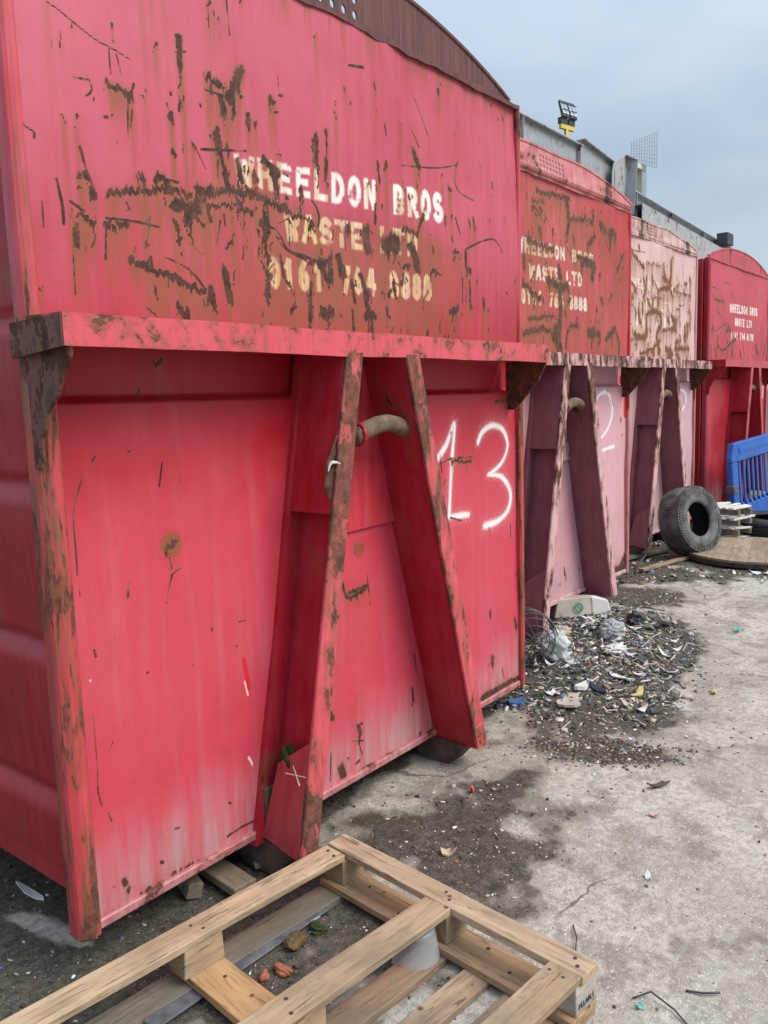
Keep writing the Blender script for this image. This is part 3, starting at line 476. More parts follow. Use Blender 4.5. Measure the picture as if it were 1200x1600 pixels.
def perforated(parent, name, mat, peak, z0, x0, x1, holes, lean=0., y=0., rad=.012, slot=1.0, wob=0.):
    """arched end plate with real holes punched through"""
    import bmesh
    bm = bmesh.new(); n = 36; edges = []
    def ring(pts):
        vv = [bm.verts.new(q) for q in pts]
        for a, b in zip(vv, vv[1:]+vv[:1]): edges.append(bm.edges.new((a, b)))
    def zt(x):
        u = (x-x0)/(x1-x0)*2-1; return z0+.012+(peak-z0)*(1-abs(u)**(2.2 if lean == 0 else 3.2))+wob*math.sin(x*9)*.5
    ring([(x1, 0, z0)]+[(x1+(x0-x1)*k/n, 0, zt(x1+(x0-x1)*k/n)) for k in range(n+1)]+[(x0, 0, z0)])
    for hx, hz in holes:
        ring([(hx+rad*math.cos(2*math.pi*k/10), 0, hz+rad*slot*math.sin(2*math.pi*k/10)) for k in range(10)])
    bmesh.ops.triangle_fill(bm, edges=edges, use_beauty=True)
    for v in bm.verts: v.co.y = y+lean*(v.co.z-z0)+wob*.6*math.sin(v.co.x*7+1)
    bmesh.ops.recalc_face_normals(bm, faces=bm.faces)
    me = bpy.data.meshes.new(name); bm.to_mesh(me); bm.free(); me.materials.append(mat)
    o = bpy.data.objects.new(name, me); col.objects.link(o); o.parent = parent
    so_ = o.modifiers.new('thickness', 'SOLIDIFY'); so_.thickness = .006; so_.offset = 0
    # rolled top edge
    MB().tube([(x0+(x1-x0)*k/n, y+lean*(zt(x0+(x1-x0)*k/n)-z0)+wob*.6*math.sin((x0+(x1-x0)*k/n)*7+1), zt(x0+(x1-x0)*k/n)) for k in range(n+1)], .011, 6).build('top_edge', mat, o)
    return o

def container(loc, label, P):
    root = empty('waste_container', loc); tag(root, label, 'container', 'waste containers standing in a row')
    pm, web, fl, post, side, hood = P['panel'], P['web'], P['flange'], P['post'], P['side'], P['hood']
    W, H = 2.4, 2.664; st = P['step']; sd_ = P['seed']
    yf = lambda X, Z: .010+smooth_dent(X, Z, sd_, .020)+(fbm(X*5, Z*4, sd_+7, 2)-.5)*.006+.034*sstep(1.405, 1.43, Z)*np.clip((X-.03)*12, 0, 1)
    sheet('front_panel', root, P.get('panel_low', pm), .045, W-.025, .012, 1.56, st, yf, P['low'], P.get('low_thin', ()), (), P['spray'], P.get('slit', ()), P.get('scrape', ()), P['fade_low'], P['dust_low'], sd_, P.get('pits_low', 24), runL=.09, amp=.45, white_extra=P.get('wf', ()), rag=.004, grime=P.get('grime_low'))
    yu = lambda X, Z: smooth_dent(X, Z, sd_+50, .03)
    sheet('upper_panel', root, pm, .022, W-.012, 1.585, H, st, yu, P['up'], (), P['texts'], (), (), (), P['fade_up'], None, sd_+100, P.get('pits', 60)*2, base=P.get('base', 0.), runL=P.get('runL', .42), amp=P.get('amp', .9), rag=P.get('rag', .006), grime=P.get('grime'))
    # bottom lip of the lower sheet and the cap of the upper sheet
    MB().box(.05, W-.03, -.004, .05, -.016, .012).build('bottom_lip', P.get('lip', fl), root, bevel=.004)
    nc = 40; rc_ = np.random.default_rng(sd_+9); ja = rc_.normal(0, .003, nc+1); jb = rc_.normal(0, .003, nc+1); mc = MB()
    mc.add([q for k in range(nc+1) for q in ((W*k/nc, -.012+ja[k]*.6, H-.004+jb[k]), (W*k/nc, -.012+ja[k]*.6, H+.016+ja[k]), (W*k/nc, .04, H+.016+ja[k]), (W*k/nc, .04, H-.004))], [(0,1,2,3), tuple(nc*4+q for q in (3,2,1,0))]+[(k*4+q, (k+1)*4+q, (k+1)*4+(q+1) % 4, k*4+(q+1) % 4) for k in range(nc) for q in range(4)])
    mc.build('upper_cap', hood, root)
    # corner posts
    MB().prism([(-.012,-.002,-.02),(.012,-.020,-.02),(.047,-.022,-.02),(.05,.05,-.02),(-.010,.05,-.02)], (0,0,1.60)).build('corner_post', post, root, bevel=.006)
    MB().prism([(-.014,.0,1.588),(.004,-.014,1.588),(.026,-.014,1.588),(.026,.05,1.588),(-.012,.05,1.588)], (0,0,H-1.578)).build('corner_post', P.get('post_up', side), root, bevel=.006)
    MB().box(W-.03, W+.006, -.014, .05, -.02, 1.57).build('corner_post', post, root, bevel=.006)
    MB().box(W-.02, W+.006, -.012, .05, 1.587, H-.003).build('corner_post', P.get('post_up', side), root, bevel=.006)
    # rail on top of the A-frame: angle section with uneven lower lip
    xa, xb = -.03, W-.085; pts_t = []; n = 60; b = MB()
    r = np.random.default_rng(sd_)
    sm_ = lambda a: np.convolve(np.pad(a, 4, mode='edge'), np.ones(9)/9, 'valid'); zb = 1.536+sm_(r.normal(0, .004, n+1)); zt = 1.611+sm_(r.normal(0, .004, n+1)); yb = -.200+sm_(np.cumsum(r.normal(0, .0012, n+1)))*.5
    for k in range(n):
        x0_, x1_ = xa+(xb-xa)*k/n, xa+(xb-xa)*(k+1)/n
    V = []; 
    for k in range(n+1):
        x = xa+(xb-xa)*k/n; V += [(x, yb[k], zb[k]), (x, yb[k], zt[k]), (x, .004, zt[k]+.004), (x, .004, zt[k]-.008), (x, yb[k]+.012, zt[k]-.010), (x, yb[k]+.012, zb[k])]
    F = [tuple(range(5, -1, -1)), tuple(n*6+q for q in range(6))]
    for k in range(n):
        for q in range(6): F.append((k*6+q, k*6+(q+1) % 6, (k+1)*6+(q+1) % 6, (k+1)*6+q))
    b.add(V, F); b.build('rail', P.get('rail', fl), root)
    MB().prism([(xa-.004,-.198,1.537),(xa-.004,.03,1.520),(xa-.004,.03,1.604),(xa-.004,-.198,1.609)], (.009,0,0)).build('rail_end', P.get('gusset', M['darkrust']), root)
    MB().box(-.012, .05, -.004, .05, 1.5795, 1.5875).build('post_joint', P.get('post_up', side), root)
    MB().box(xa+.03, xb-.03, -.186, .0, 1.548, 1.556).build('rail_underside', web, root)
    # gussets under both rail ends
    MB().prism([(-.012,-.195,1.548),(-.012,-.188,1.515),(-.012,-.15,1.475),(-.012,-.125,1.43),(-.012,-.07,1.385),(-.012,-.052,1.34),(-.012,-.035,1.33),(-.012,-.028,1.25),(-.012,.01,1.25),(-.012,.01,1.548)], (.010,0,0)).build('gusset', P.get('gusset', M['darkrust']), root, bevel=.002)
    MB().prism([(W-.10,-.195,1.548),(W-.10,-.15,1.46),(W-.10,-.03,1.33),(W-.10,.02,1.33),(W-.10,.02,1.548)], (.010,0,0)).build('gusset', P.get('gusset', M['darkrust']), root, bevel=.002)
    # A-frame: two channels, web on the inner side, open outwards
    zt_, zb_ = 1.548, -.035
    def member(xt, xbm, s):
        """s=-1 left member; xt/xbm: outer edge of the front flange at top/bottom"""
        L = lambda z: xbm+(xt-xbm)*(z-zb_)/(zt_-zb_)
        wd = .079
        def slab(xo0, xo1, y0, y1, za=zb_, zc=zt_):
            return MB().hexa([(L(za)+xo0,y0,za),(L(za)+xo1,y0,za),(L(za)+xo1,y1,za),(L(za)+xo0,y1,za),(L(zc)+xo0,y0,zc),(L(zc)+xo1,y0,zc),(L(zc)+xo1,y1,zc),(L(zc)+xo0,y1,zc)])
        inner = (wd-.012, wd-.002) if s < 0 else (.002, .012)
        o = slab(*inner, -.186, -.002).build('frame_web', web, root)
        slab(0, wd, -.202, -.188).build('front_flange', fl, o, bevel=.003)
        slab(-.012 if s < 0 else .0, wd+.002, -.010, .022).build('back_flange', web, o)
        ou = (.001, .009) if s < 0 else (wd-.009, wd-.001)
        slab(*ou, -.186, -.003, 1.04, zt_-.002).build('cover_plate', P.get('cover', web), o, bevel=.002)
        # closed foot with a slanted top edge, open channel between
        xo = ou[0]; za, zc = zb_, .30
        m = MB(); q = [(L(zb_), -.186, zb_), (L(.33), -.186, .33), (L(.24), -.06, .24), (L(zb_)+.02*(-s), -.003, zb_+.02)]
        m.prism([(x+xo, y, z) for x, y, z in q], (.008, 0, 0)); m.build('foot_plate', P.get('foot', web), o, bevel=.002)
        m = MB().prism([(L(zb_)-.002, -.206, zb_), (L(zb_)+wd-.004, -.206, zb_), (L(.09)+wd-.014, -.206, .075), (L(.09)+.004, -.206, .062)], (0, .004, 0)); m.build('foot_pad', fl, o, bevel=.002)
        return o
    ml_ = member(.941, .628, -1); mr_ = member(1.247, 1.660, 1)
    MB().prism([(1.02,-.004,1.52),(1.30,-.004,1.52),(1.47,-.004,.932),(1.13,-.004,.925)], (0,.012,0)).build('stiffener_plate', P.get('panel_plate', web), root, bevel=.002)
    hp = [(1.03,-.135,1.272),(1.09,-.137,1.292),(1.15,-.138,1.308),(1.21,-.137,1.314),(1.27,-.132,1.305),(1.33,-.125,1.288),(1.37,-.118,1.276)]
    hb = MB().tube(hp, [.031, .0312, .0305, .0300, .0306, .0312, .031], 14).build('hook_bar', M['hook'], root, True)
    for px_, py_, pz_ in ((1.052,-.1358,1.280),(1.362,-.1195,1.279)):
        rw_ = np.random.default_rng(int(px_*100)); MB().tube([(px_+rw_.normal(0,.002), py_+.034*math.cos(a), pz_+.034*math.sin(a)) for a in np.linspace(0, 2*math.pi, 25)[:-1]], list(.007+np.abs(rw_.normal(0,.0018,24))), 6, True).build('weld_collar', web, hb, True)
    # runners
    for x in (.70, 1.70):
        MB().prism([(x-.04,-.02,-.02),(x-.04,.10,gz(loc[0]+x)-loc[2]+.003),(x-.04,5.3,gz(loc[0]+x)-loc[2]+.003),(x-.04,5.3,.15),(x-.04,-.02,.15)], (.08,0,0)).build('runner', M['skid'], root, bevel=.006)
        MB().prism([(x-.055,-.15,-.036),(x-.055,-.06,-.135),(x-.055,.10,-.138),(x-.055,.10,-.02),(x-.055,-.15,-.034)], (.11,0,0)).build('runner_nose', P.get('nose', M['skid']), root, bevel=.004)
    # side walls with swaged ribs
    nz_, ny = 150, 30; zs = np.linspace(.147, H, nz_); ys = np.linspace(.045, 5.4, ny); Y, Z = np.meshgrid(ys, zs)
    ph = ((Z-.375) % .422)/.422
    dep = np.where(ph > .93, 0.0, 1.0); prof = .034-.042*(sstep(0, .06, ph)*0+sstep(1., .82, ph)*1.0*sstep(0, .05, ph)*1.0)
    prof = .036-.040*sstep(.995, .86, ph)*(1-.55*sstep(.75, 0, ph))
    VV = np.stack([prof, Y, Z], 2); grid_obj('side_wall', VV, ny, nz_, side, root, flip=True)
    VV = np.stack([W-prof, Y, Z], 2); grid_obj('side_wall', VV, ny, nz_, side, root)
    MB().box(.04, W-.04, .06, 5.38, H-.02, H).build('roof', side, root); MB().box(.05, W-.05, .04, 5.35, .15, .17).build('floor', M['skid'], root)
    MB().box(.03, W-.03, 5.38, 5.42, .15, H).build('rear_wall', side, root)
    MB().box(.0, .05, .05, 5.4, .11, .16).build('side_sill', side, root)
    perforated(root, 'end_hood', hood, *P['hoodargs'])
    return root

def holes(x0, z0, nx, nz, px, pz, slope=0.): return [(x0+px*i, z0+pz*j+slope*i) for i in range(nx) for j in range(nz)]

RED, PINK = (.35, .008, .017), (.505, .088, .128)
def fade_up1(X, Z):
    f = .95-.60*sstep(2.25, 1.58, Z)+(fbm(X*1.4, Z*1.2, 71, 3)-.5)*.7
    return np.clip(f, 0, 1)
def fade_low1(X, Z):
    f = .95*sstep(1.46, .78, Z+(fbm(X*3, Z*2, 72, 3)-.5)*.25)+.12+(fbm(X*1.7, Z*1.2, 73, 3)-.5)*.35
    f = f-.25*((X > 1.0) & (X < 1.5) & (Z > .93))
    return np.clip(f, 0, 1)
def dust_low1(X, Z):
    return np.clip(.08*sstep(.54, .76, fbm(X*30, Z*1.6, 75, 4))*sstep(1.35, 1.0, Z)+.09*sstep(.5, .75, fbm(X*3, Z*2.4, 76, 4))+sstep(.34, .0, Z+(fbm(X*4, Z*4, 74, 3)-.5)*.2)*.75, 0, 1)
def spots1(X, Z):
    f = np.zeros(X.shape)
    for (hw, p), r_ in zip(L2_ST, (.036, .024)):
        d = np.hypot(X-p[0], Z-p[1]); f = np.maximum(f, sstep(r_*1.08, r_*.92, d+(fbm(X*60, Z*60, 5, 2)-.5)*.006)*1.3); f = np.maximum(f, .45*np.exp(-(d/(r_*1.5))**2))
    return f
def grime1(X, Z):
    a = .5*sstep(1.66, 1.585, Z)*(fbm(X*14, X*0+3, 95, 3) > .45)+np.clip(blob(X, Z, 1.12, 1.80, .85, .30), 0, 1)*1.1+np.clip(blob(X, Z, 1.5, 1.70, .6, .2), 0, 1)*.5
    b = sstep(2.52, 2.67, Z)*.55*(fbm(X*30, X*0, 91, 3) > .52)
    t_ = .95*sstep(2.08, 1.98, Z)*sstep(.45, .8, X)*sstep(1.95, 1.7, X)*(.25+.9*fbm(X*26, Z*2.0, 93, 4))
    return np.clip(np.maximum(np.maximum(a*(.15+1.3*fbm(X*24, Z*2.2, 92, 4)), b), t_), 0, .85)
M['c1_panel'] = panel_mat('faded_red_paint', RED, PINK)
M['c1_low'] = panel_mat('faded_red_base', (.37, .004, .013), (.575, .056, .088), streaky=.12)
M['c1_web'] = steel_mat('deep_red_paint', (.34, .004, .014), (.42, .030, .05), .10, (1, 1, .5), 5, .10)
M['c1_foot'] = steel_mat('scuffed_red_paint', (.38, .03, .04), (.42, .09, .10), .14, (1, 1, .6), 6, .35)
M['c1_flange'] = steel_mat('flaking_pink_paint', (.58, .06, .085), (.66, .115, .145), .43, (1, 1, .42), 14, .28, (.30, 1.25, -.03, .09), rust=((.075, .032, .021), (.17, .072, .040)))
M['c1_rail'] = steel_mat('chipped_pink_rail', (.60, .07, .095), (.64, .10, .13), .33, (.8, 1, .8), 15, .3, rust=((.075, .032, .021), (.17, .072, .040)))
M['c1_plate'] = steel_mat('red_plate_paint', (.46, .012, .026), (.58, .065, .09), .08, (1, 1, .5), 6, .1)
M['rustspot'] = plain_mat('rust_spot', (.17, .055, .025), (.30, .115, .05), 45, .9)
M['c1_postup'] = steel_mat('pink_post_paint', (.48, .045, .065), (.58, .10, .13), .26, (1.3, 1.3, .2), 12, .3)
M['c1_post'] = steel_mat('rusted_red_post', (.50, .03, .05), (.60, .085, .095), .47, (1.5, 1.5, .22), 17, .7, rust=((.075, .030, .020), (.18, .070, .038)))
M['c1_side'] = steel_mat('dull_red_side', (.30, .012, .022), (.36, .030, .04), .08, (1, .25, .5), 4, .15)
M['c1_hood'] = plain_mat('brown_rust_hood', (.085, .034, .034), (.15, .062, .055), 1.0, .8, (60, 60, 2.5), .35, .002)
M['c1_lip'] = steel_mat('worn_lip', (.46, .13, .15), (.54, .27, .27), .34, (.5, 1, 1), 14, .4)
ring = [(a, b) for a, b in L2_ST]
c1 = container((0, 0, 0), 'nearest faded red container with rusty stencilled panel and sprayed 13', dict(
    seed=11, step=.0042, panel=M['c1_panel'], panel_low=M['c1_low'], pits_low=12, web=M['c1_web'], flange=M['c1_flange'], post=M['c1_post'], side=M['c1_side'], hood=M['c1_hood'], foot=M['c1_foot'], lip=M['c1_lip'],
    panel_plate=M['c1_plate'], post_up=M['c1_postup'], rail=M['c1_rail'], nose=M['skid'], grime=grime1, up=U_ST+random_strokes(31, .3, 1.95, 1.62, 2.02, 70, .003, .011, .07, .8), grime_low=spots1, low=L_ST+[(.010, [L2_ST[0][1][0]+.002, L2_ST[0][1][1]-.004, L2_ST[0][1][0]+.010, L2_ST[0][1][1]+.006]), (.006, [L2_ST[0][1][0]-.010, L2_ST[0][1][1]])], low_thin=(), spray=SP_ST, slit=DK_ST, scrape=RD_ST, wf=WF_ST,
    texts=[('WHEELDON BROS', [(.69, 2.135), (0, 2.048), (1.795, 2.203), (0, 2.089)]), ('WASTE LTD', [(.89, 2.0), (0, 1.912), (1.615, 2.032), (0, 1.937)]), ('0161 764 8888', [(.80, 1.851), (0, 1.756), (1.70, 1.875), (0, 1.778)])],
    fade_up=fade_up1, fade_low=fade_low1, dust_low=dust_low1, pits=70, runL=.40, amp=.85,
    hoodargs=(2.875, 2.682, .05, 2.34, holes(.66, 2.715, 6, 3, .066, .048)+holes(1.055, 2.712, 5, 3, .058, .05), .0, .012, .0125, 1.15)))
# torn cover flap with a rag on the left channel
MB().prism([(.905,-.186,1.30),(.872,-.20,1.27),(.835,-.196,1.20),(.828,-.19,1.13),(.868,-.186,1.05),(.880,-.186,1.10)], (-.006,.004,0)).build('torn_flap', M['rust'], c1, bevel=.001)
MB().tube([(.845,-.200,1.205),(.868,-.202,1.203),(.885,-.20,1.197)], [.006,.0035,.003], 6).tube([(.845,-.20,1.205),(.838,-.198,1.195),(.832,-.197,1.178)], [.006,.004,.002], 6).build('cable_tie', plain_mat('tie_white', (.5,.47,.42), (.62,.6,.55)), c1)
P2 = (.60, .30, .33)
M['c2_panel'] = panel_mat('red_stripped_paint', (.42, .025, .03), (.60, .15, .155), rust=((.055, .026, .018), (.13, .058, .034)))
M['c2_low'] = panel_mat('pale_pink_paint', (.42, .15, .18), (.63, .35, .38))
M['c2_web'] = steel_mat('plum_paint', (.175, .055, .072), (.25, .095, .112), .10, (1, 1, .5), 6, .12)
M['c2_flange'] = steel_mat('flaking_pale_pink', (.56, .30, .31), (.66, .43, .43), .38, (1, 1, .4), 15, .2, (.4, 1.4, -.04, .08))
M['c2_post'] = steel_mat('pink_post', (.45, .13, .13), (.55, .26, .26), .30, (1, 1, .3), 12, .3)
M['c2_hood'] = steel_mat('pink_rust_hood', (.52, .13, .14), (.62, .26, .26), .28, (1, 1, 1), 5, .3)
def fade_mid(s, a=.6):
    return lambda X, Z: np.clip(a+(fbm(X*1.5, Z*1.2, s, 3)-.5)*.9, 0, 1)
C2 = (2.6, .53, .03)
container(C2, 'container with brown scraped red top, pale pink base and sprayed 2', dict(
    seed=23, step=.007, panel=M['c2_panel'], panel_low=M['c2_low'], web=M['c2_web'], flange=M['c2_flange'], post=M['c2_post'], post_up=M['c2_panel'], side=M['c1_side'], hood=M['c2_hood'], panel_plate=M['c2_flange'], nose=M['c2_web'],
    up=U2_ST+random_strokes(41, .1, 2.3, 1.62, 2.6, 60, .003, .014, .12), low=random_strokes(42, .1, 2.35, .05, 1.5, 26, .003, .012, .09)+[(.02, [2.3,.06,2.38,.12]), (.03, [2.34,.03,2.2,.03])], spray=[(.012, b) for a, b in SP2],
    texts=[('WHEELDON BROS', [(.735, 2.290), (0, 2.196), (1.765, 2.30), (0, 2.225)]), ('WASTE LTD', [(.875, 2.151), (0, 2.056), (1.605, 2.159), (0, 2.07)]), ('0161 764 8888', [(.78, 1.996), (0, 1.908), (1.672, 2.0), (0, 1.912)])],
    fade_up=fade_mid(81, .35), fade_low=fade_mid(82, .7), dust_low=dust_low1, pits=60, base=.50, runL=.42, amp=.8, rag=.010,
    scrape=[(.03, [2.35,1.46,2.36,1.20]), (.028, [1.155,.80,1.14,.62])],
    hoodargs=(2.815, 2.69, .03, 2.36, holes(.98, 2.722, 8, 3, .040, .028, -.001), .10, -.028, .012, .85, .005)))
# buckled lower lip of that container's hood
cc = [o for o in bpy.data.objects if o.name == 'waste_container.001'][0]
MB().prism([(.0,.02,2.655),(.0,-.030,2.680),(.0,-.028,2.70),(.0,.04,2.69)], (2.37,0,0)).build('hood_lip', M['c2_hood'], cc, bevel=.006)

M['c3_panel'] = panel_mat('bleached_pink_paint', (.52, .27, .26), (.68, .48, .46), rust=((.10, .040, .018), (.21, .085, .036), (.33, .14, .055)))
M['c3_low'] = panel_mat('bleached_pink_base', (.46, .22, .25), (.62, .40, .43))
M['c3_hood'] = steel_mat('pale_pink_hood', (.52, .30, .27), (.64, .46, .42), .35, (1, 1, .5), 6, .45)
C3 = (5.27, .91, .065)
container(C3, 'bleached pale pink container streaked with orange rust, tyre against it', dict(
    seed=37, step=.009, panel=M['c3_panel'], panel_low=M['c3_low'], web=M['c2_web'], flange=M['c2_flange'], post=M['c2_post'], post_up=M['c3_panel'], side=M['c1_side'], hood=M['c3_hood'], panel_plate=M['c2_flange'],
    up=U3_ST+random_strokes(51, .1, 2.3, 1.62, 2.45, 110, .004, .016, .15, .8), low=random_strokes(52, .1, 2.35, .05, 1.5, 26, .004, .014, .09), spray=[(.014, b) for a, b in SP3],
    texts=[('WHEELDON BROS', [(.63, 2.305), (0, 2.219), (1.83, 2.327), (0, 2.237)]), ('WASTE LTD', [(.826, 2.128), (0, 2.05), (1.704, 2.165), (0, 2.076)]), ('0161 764 8888', [(.786, 1.994), (0, 1.905), (1.816, 2.019), (0, 1.925)])],
    fade_up=fade_mid(83, .75), fade_low=fade_mid(84, .7), dust_low=dust_low1, pits=50, base=.38, runL=.5, amp=.75, rag=.010,
    hoodargs=(2.795, 2.68, .03, 2.36, holes(1.0, 2.712, 7, 3, .042, .026), .08, -.012, .012, .9, .012)))

M['c4_panel'] = panel_mat('crimson_paint', (.36, .010, .024), (.52, .065, .095))
M['c4_flange'] = steel_mat('crimson_flange', (.42, .03, .05), (.52, .09, .11), .22, (1, 1, .4), 11, .2)
C4 = (8.045, .904, .095)
k4 = container(C4, 'far crimson container with domed top behind the blue barrier', dict(
    seed=53, step=.011, panel=M['c4_panel'], web=M['c1_web'], flange=M['c4_flange'], post=M['c4_flange'], side=M['c1_side'], hood=M['c4_flange'], gusset=M['c1_web'],
    up=[(a*.6, b) for a, b in U4_ST]+random_strokes(61, .1, 2.3, 1.62, 2.0, 40, .004, .012, .2), low=random_strokes(62, .1, 2.35, .05, 1.5, 14, .004, .010, .08), spray=[(.014, b) for a, b in SP4],
    texts=[('WHEELDON BROS', [(.756, 2.254), (0, 2.155), (1.894, 2.271), (0, 2.174)]), ('WASTE LTD', [(.968, 2.108), (0, 2.015), (1.662, 2.109), (0, 2.02)]), ('0161 764 8888', [(.826, 1.949), (0, 1.86), (1.73, 1.955), (0, 1.869)])],
    fade_up=fade_mid(85, .65), fade_low=fade_mid(86, .25), dust_low=dust_low1, pits=30, base=.35, runL=.35, amp=.7, rag=.010,
    hoodargs=(2.85, 2.68, .0, 2.40, holes(1.14, 2.72, 5, 3, .055, .034), .0, .012, .016, .75)))
for z in (.25, .62, 1.0, 1.4, 1.75, 2.15, 2.55):
    MB().box(-.055, .0, .10, .62, z, z+.09).build('side_rib', M['c1_side'], k4, bevel=.004)
MB().box(-.07, -.02, .60, .74, .1, 2.66).build('side_post', M['c1_side'], k4, bevel=.004)
MB().box(-.045, -.03, .05, .17, .0, 2.66).build('side_post', M['c1_side'], k4, bevel=.004)

# ------------------------------------------------------------------ steel girders, floodlight and wire screen behind the containers
M['grey'] = steel_mat('grey_painted_steel', (.25, .285, .31), (.37, .405, .425), .06, (1, 1, 1), 4, .2, spec=.3)
M['grey_rust'] = steel_mat('grey_rusting_steel', (.30, .315, .32), (.44, .455, .46), .20, (1, 1, .6), 6, .25, spec=.3)
def girder(a, b, h, label, stiff=(), tf=.12, lower=0.):
    a = Vector(a); b = Vector(b); d = (b-a); L = d.length; ang = math.atan2(d.y, d.x); pit = -math.asin(d.z/L)
    root = empty('steel_girder', a, (0, pit, ang)); tag(root, label, 'girder', 'grey steel girders behind the containers')
    MB().box(0, L, -.012, .012, -h, -.02).build('web_plate', M['grey'], root)
    MB().box(-.02, L+.02, -tf, tf, -.02, .012).build('top_flange', M['grey_rust'], root, bevel=.004)
    MB().box(0, L, -tf, tf, -h-.03, -h).build('bottom_flange', M['grey'], root, bevel=.004)
    for s in stiff:
        MB().box(s*L-.012, s*L+.012, -tf+.01, -.013, -h+.001, -.021).build('stiffener', M['grey_rust'], root)
        for k in range(4):
            MB().lathe([(0, 0), (.022, 0), (.022, .018), (0, .018)], 6, False).xf(Matrix.Translation((s*L+.07, -.013, -h*(.2+.2*k))) @ Matrix.Rotation(math.pi/2, 4, 'X')).build('bolt', M['grey_rust'], root)
    if lower:
        MB().box(0, L, -.35, -.33, -h-lower, -h*.55).build('lower_channel', M['grey_rust'], root); MB().box(0, L, -.33, -.02, -h*.55-.03, -h*.55).build('ledge', M['grey'], root)
    return root
girder((13.2, 6.5, 6.86), (16.75, 6.5, 6.83), .85, 'left steel girder rising above the red container tops', (.25, .97))
girder((16.86, 6.5, 6.99), (18.7, 6.5, 6.80), .85, 'short steel girder butting against the bent bracket', (.93,))
girder((19.9, 6.62, 6.43), (31.3, 7.4, 6.42), .62, 'long steel girder running away to the far right', (.02, .3, .62, .93), .16, .45)
r_ = empty('girder_bracket', (18.1, 6.3, 5.42)); r_.scale = (.62, .6, .95); tag(r_, 'tall bent grey steel bracket between two girders', 'bracket')
MB().prism([(0,0,-.4),(.05,0,1.15),(.2,0,1.38),(1.25,0,1.68),(1.5,0,1.62),(1.1,0,.25),(.95,0,-.4)], (0,.03,0)).build('side_plate', M['grey_rust'], r_)
MB().prism([(1.5,-.0,1.62),(1.5,-.42,1.55),(1.12,-.42,.2),(1.12,0,.25)], (.03,0,0)).build('end_flange', M['grey'], r_)
MB().prism([(1.25,0,1.68),(1.5,0,1.62),(1.5,-.42,1.55),(1.25,-.12,1.66)], (0,0,.025)).build('cap', M['grey'], r_)
for k, (x, z) in enumerate(((.7,.95),(.95,1.15),(.75,.5),(1.0,.75),(.35,.9),(.5,.3))):
    MB().lathe([(0,0),(.05,0),(.05,.04),(0,.04)], 6, False).xf(Matrix.Translation((x,0,z)) @ Matrix.Rotation(math.pi/2, 4, 'X')).build('bolt', M['grey_rust'], r_)
MB().prism([(.2,-.02,-.4),(.32,-.1,-.4),(.42,-.1,1.0),(.25,-.02,1.2)], (.02,.02,0)).build('bent_strip', M['grey_rust'], r_)
for i, (x, y, zt) in enumerate(((14.2, 6.5, 5.95), (19.1, 6.55, 5.25), (24.5, 6.95, 5.72), (30.5, 7.35, 5.72))):
    cr_ = empty('steel_column', (x, y, gz(x))); tag(cr_, ['leftmost', 'second', 'third', 'farthest'][i]+' grey steel column carrying the girders, behind the containers', 'column', 'columns under the girders')
    hh = zt-gz(x); MB().box(-.15,.15,-.14,-.12,0,hh).build('flange', M['grey'], cr_); MB().box(-.15,.15,.12,.14,0,hh).build('flange', M['grey'], cr_); MB().box(-.01,.01,-.12,.12,0,hh).build('web_plate', M['grey'], cr_)
M['tube'] = plain_mat('dull_galvanised', (.26,.255,.24), (.38,.37,.345), 9, .6, metal=.2)
for i, (a, b, t_) in enumerate((((5.1,2.2,2.92),(6.05,1.95,2.99),'grey steel tube lying on the pale pink container roof, near end'), ((6.62,1.45,2.86),(7.72,1.30,2.90),'grey steel tube end jutting from the pale pink container roof'), ((7.5,1.2,2.745),(8.02,1.15,2.76),'short grey steel tube bridging the gap to the crimson container'))):
    o = MB().tube([a, b], .055, 14).tube([tuple(b), (b[0]+.012, b[1]-.003, b[2])], .062, 14).build('steel_tube', M['tube'], None, True); tag(o, t_, 'tube', 'loose steel tubes on the roofs')

M['yellow'] = plain_mat('yellow_paint', (.62, .45, .05), (.70, .55, .12), 6, .6)
M['black'] = plain_mat('black_plastic', (.03, .033, .04), (.06, .065, .075), 8, .6)
t = MT('lamp_glass'); M['lampglass'] = t.out((.45,.5,.55), .15, None, .6)
fr = empty('floodlight_mast', (21.25, 9.0, gz(10))); tag(fr, 'twin black floodlight on a yellow post above the girders', 'floodlight')
zz = 8.72-gz(10)
MB().box(-.085, .085, -.08, .08, 0, zz).build('post', M['yellow'], fr); MB().box(-.5, .62, -.09, .09, zz, zz+.12).build('crossbar', M['yellow'], fr)
for k, x in enumerate((-.30, .36)):
    lm_ = MB().prism([(x-.29,-.25,zz+.30),(x+.29,-.25,zz+.30),(x+.29,-.02,zz+.74),(x-.29,-.02,zz+.74)], (0,.10,-.03)).build('lamp_frame', M['black'], fr)
    for dx in (-.14, .14):
        MB().prism([(x+dx-.115,-.262,zz+.36),(x+dx+.115,-.262,zz+.36),(x+dx+.115,-.038,zz+.69),(x+dx-.115,-.038,zz+.69)], (0,.008,0)).build('lens', M['lampglass'], lm_)
    for kz in (.48, .64):
        MB().box(x-.27, x+.27, -.285+.24*(kz-.3), -.265+.24*(kz-.3), zz+kz-.012, zz+kz+.012).build('guard_bar', M['black'], lm_)
    MB().box(x-.25, x+.25, -.12, .12, zz+.13, zz+.29).build('ballast_box', M['black'], lm_)
fr.rotation_euler = (0, 0, math.radians(-12)); fr.scale = (.52, .52, 1)
ms = empty('wire_screen', (26.35, 9.0, gz(10))); tag(ms, 'square-grid wire mesh screen on a white post beside the girders', 'wire mesh')
M['wire'] = plain_mat('grey_wire', (.30,.33,.38), (.40,.43,.48), 8, .5)
zb = 8.0-gz(10)
M['cream'] = plain_mat('cream_post', (.50,.47,.40), (.60,.57,.50), 5, .8)
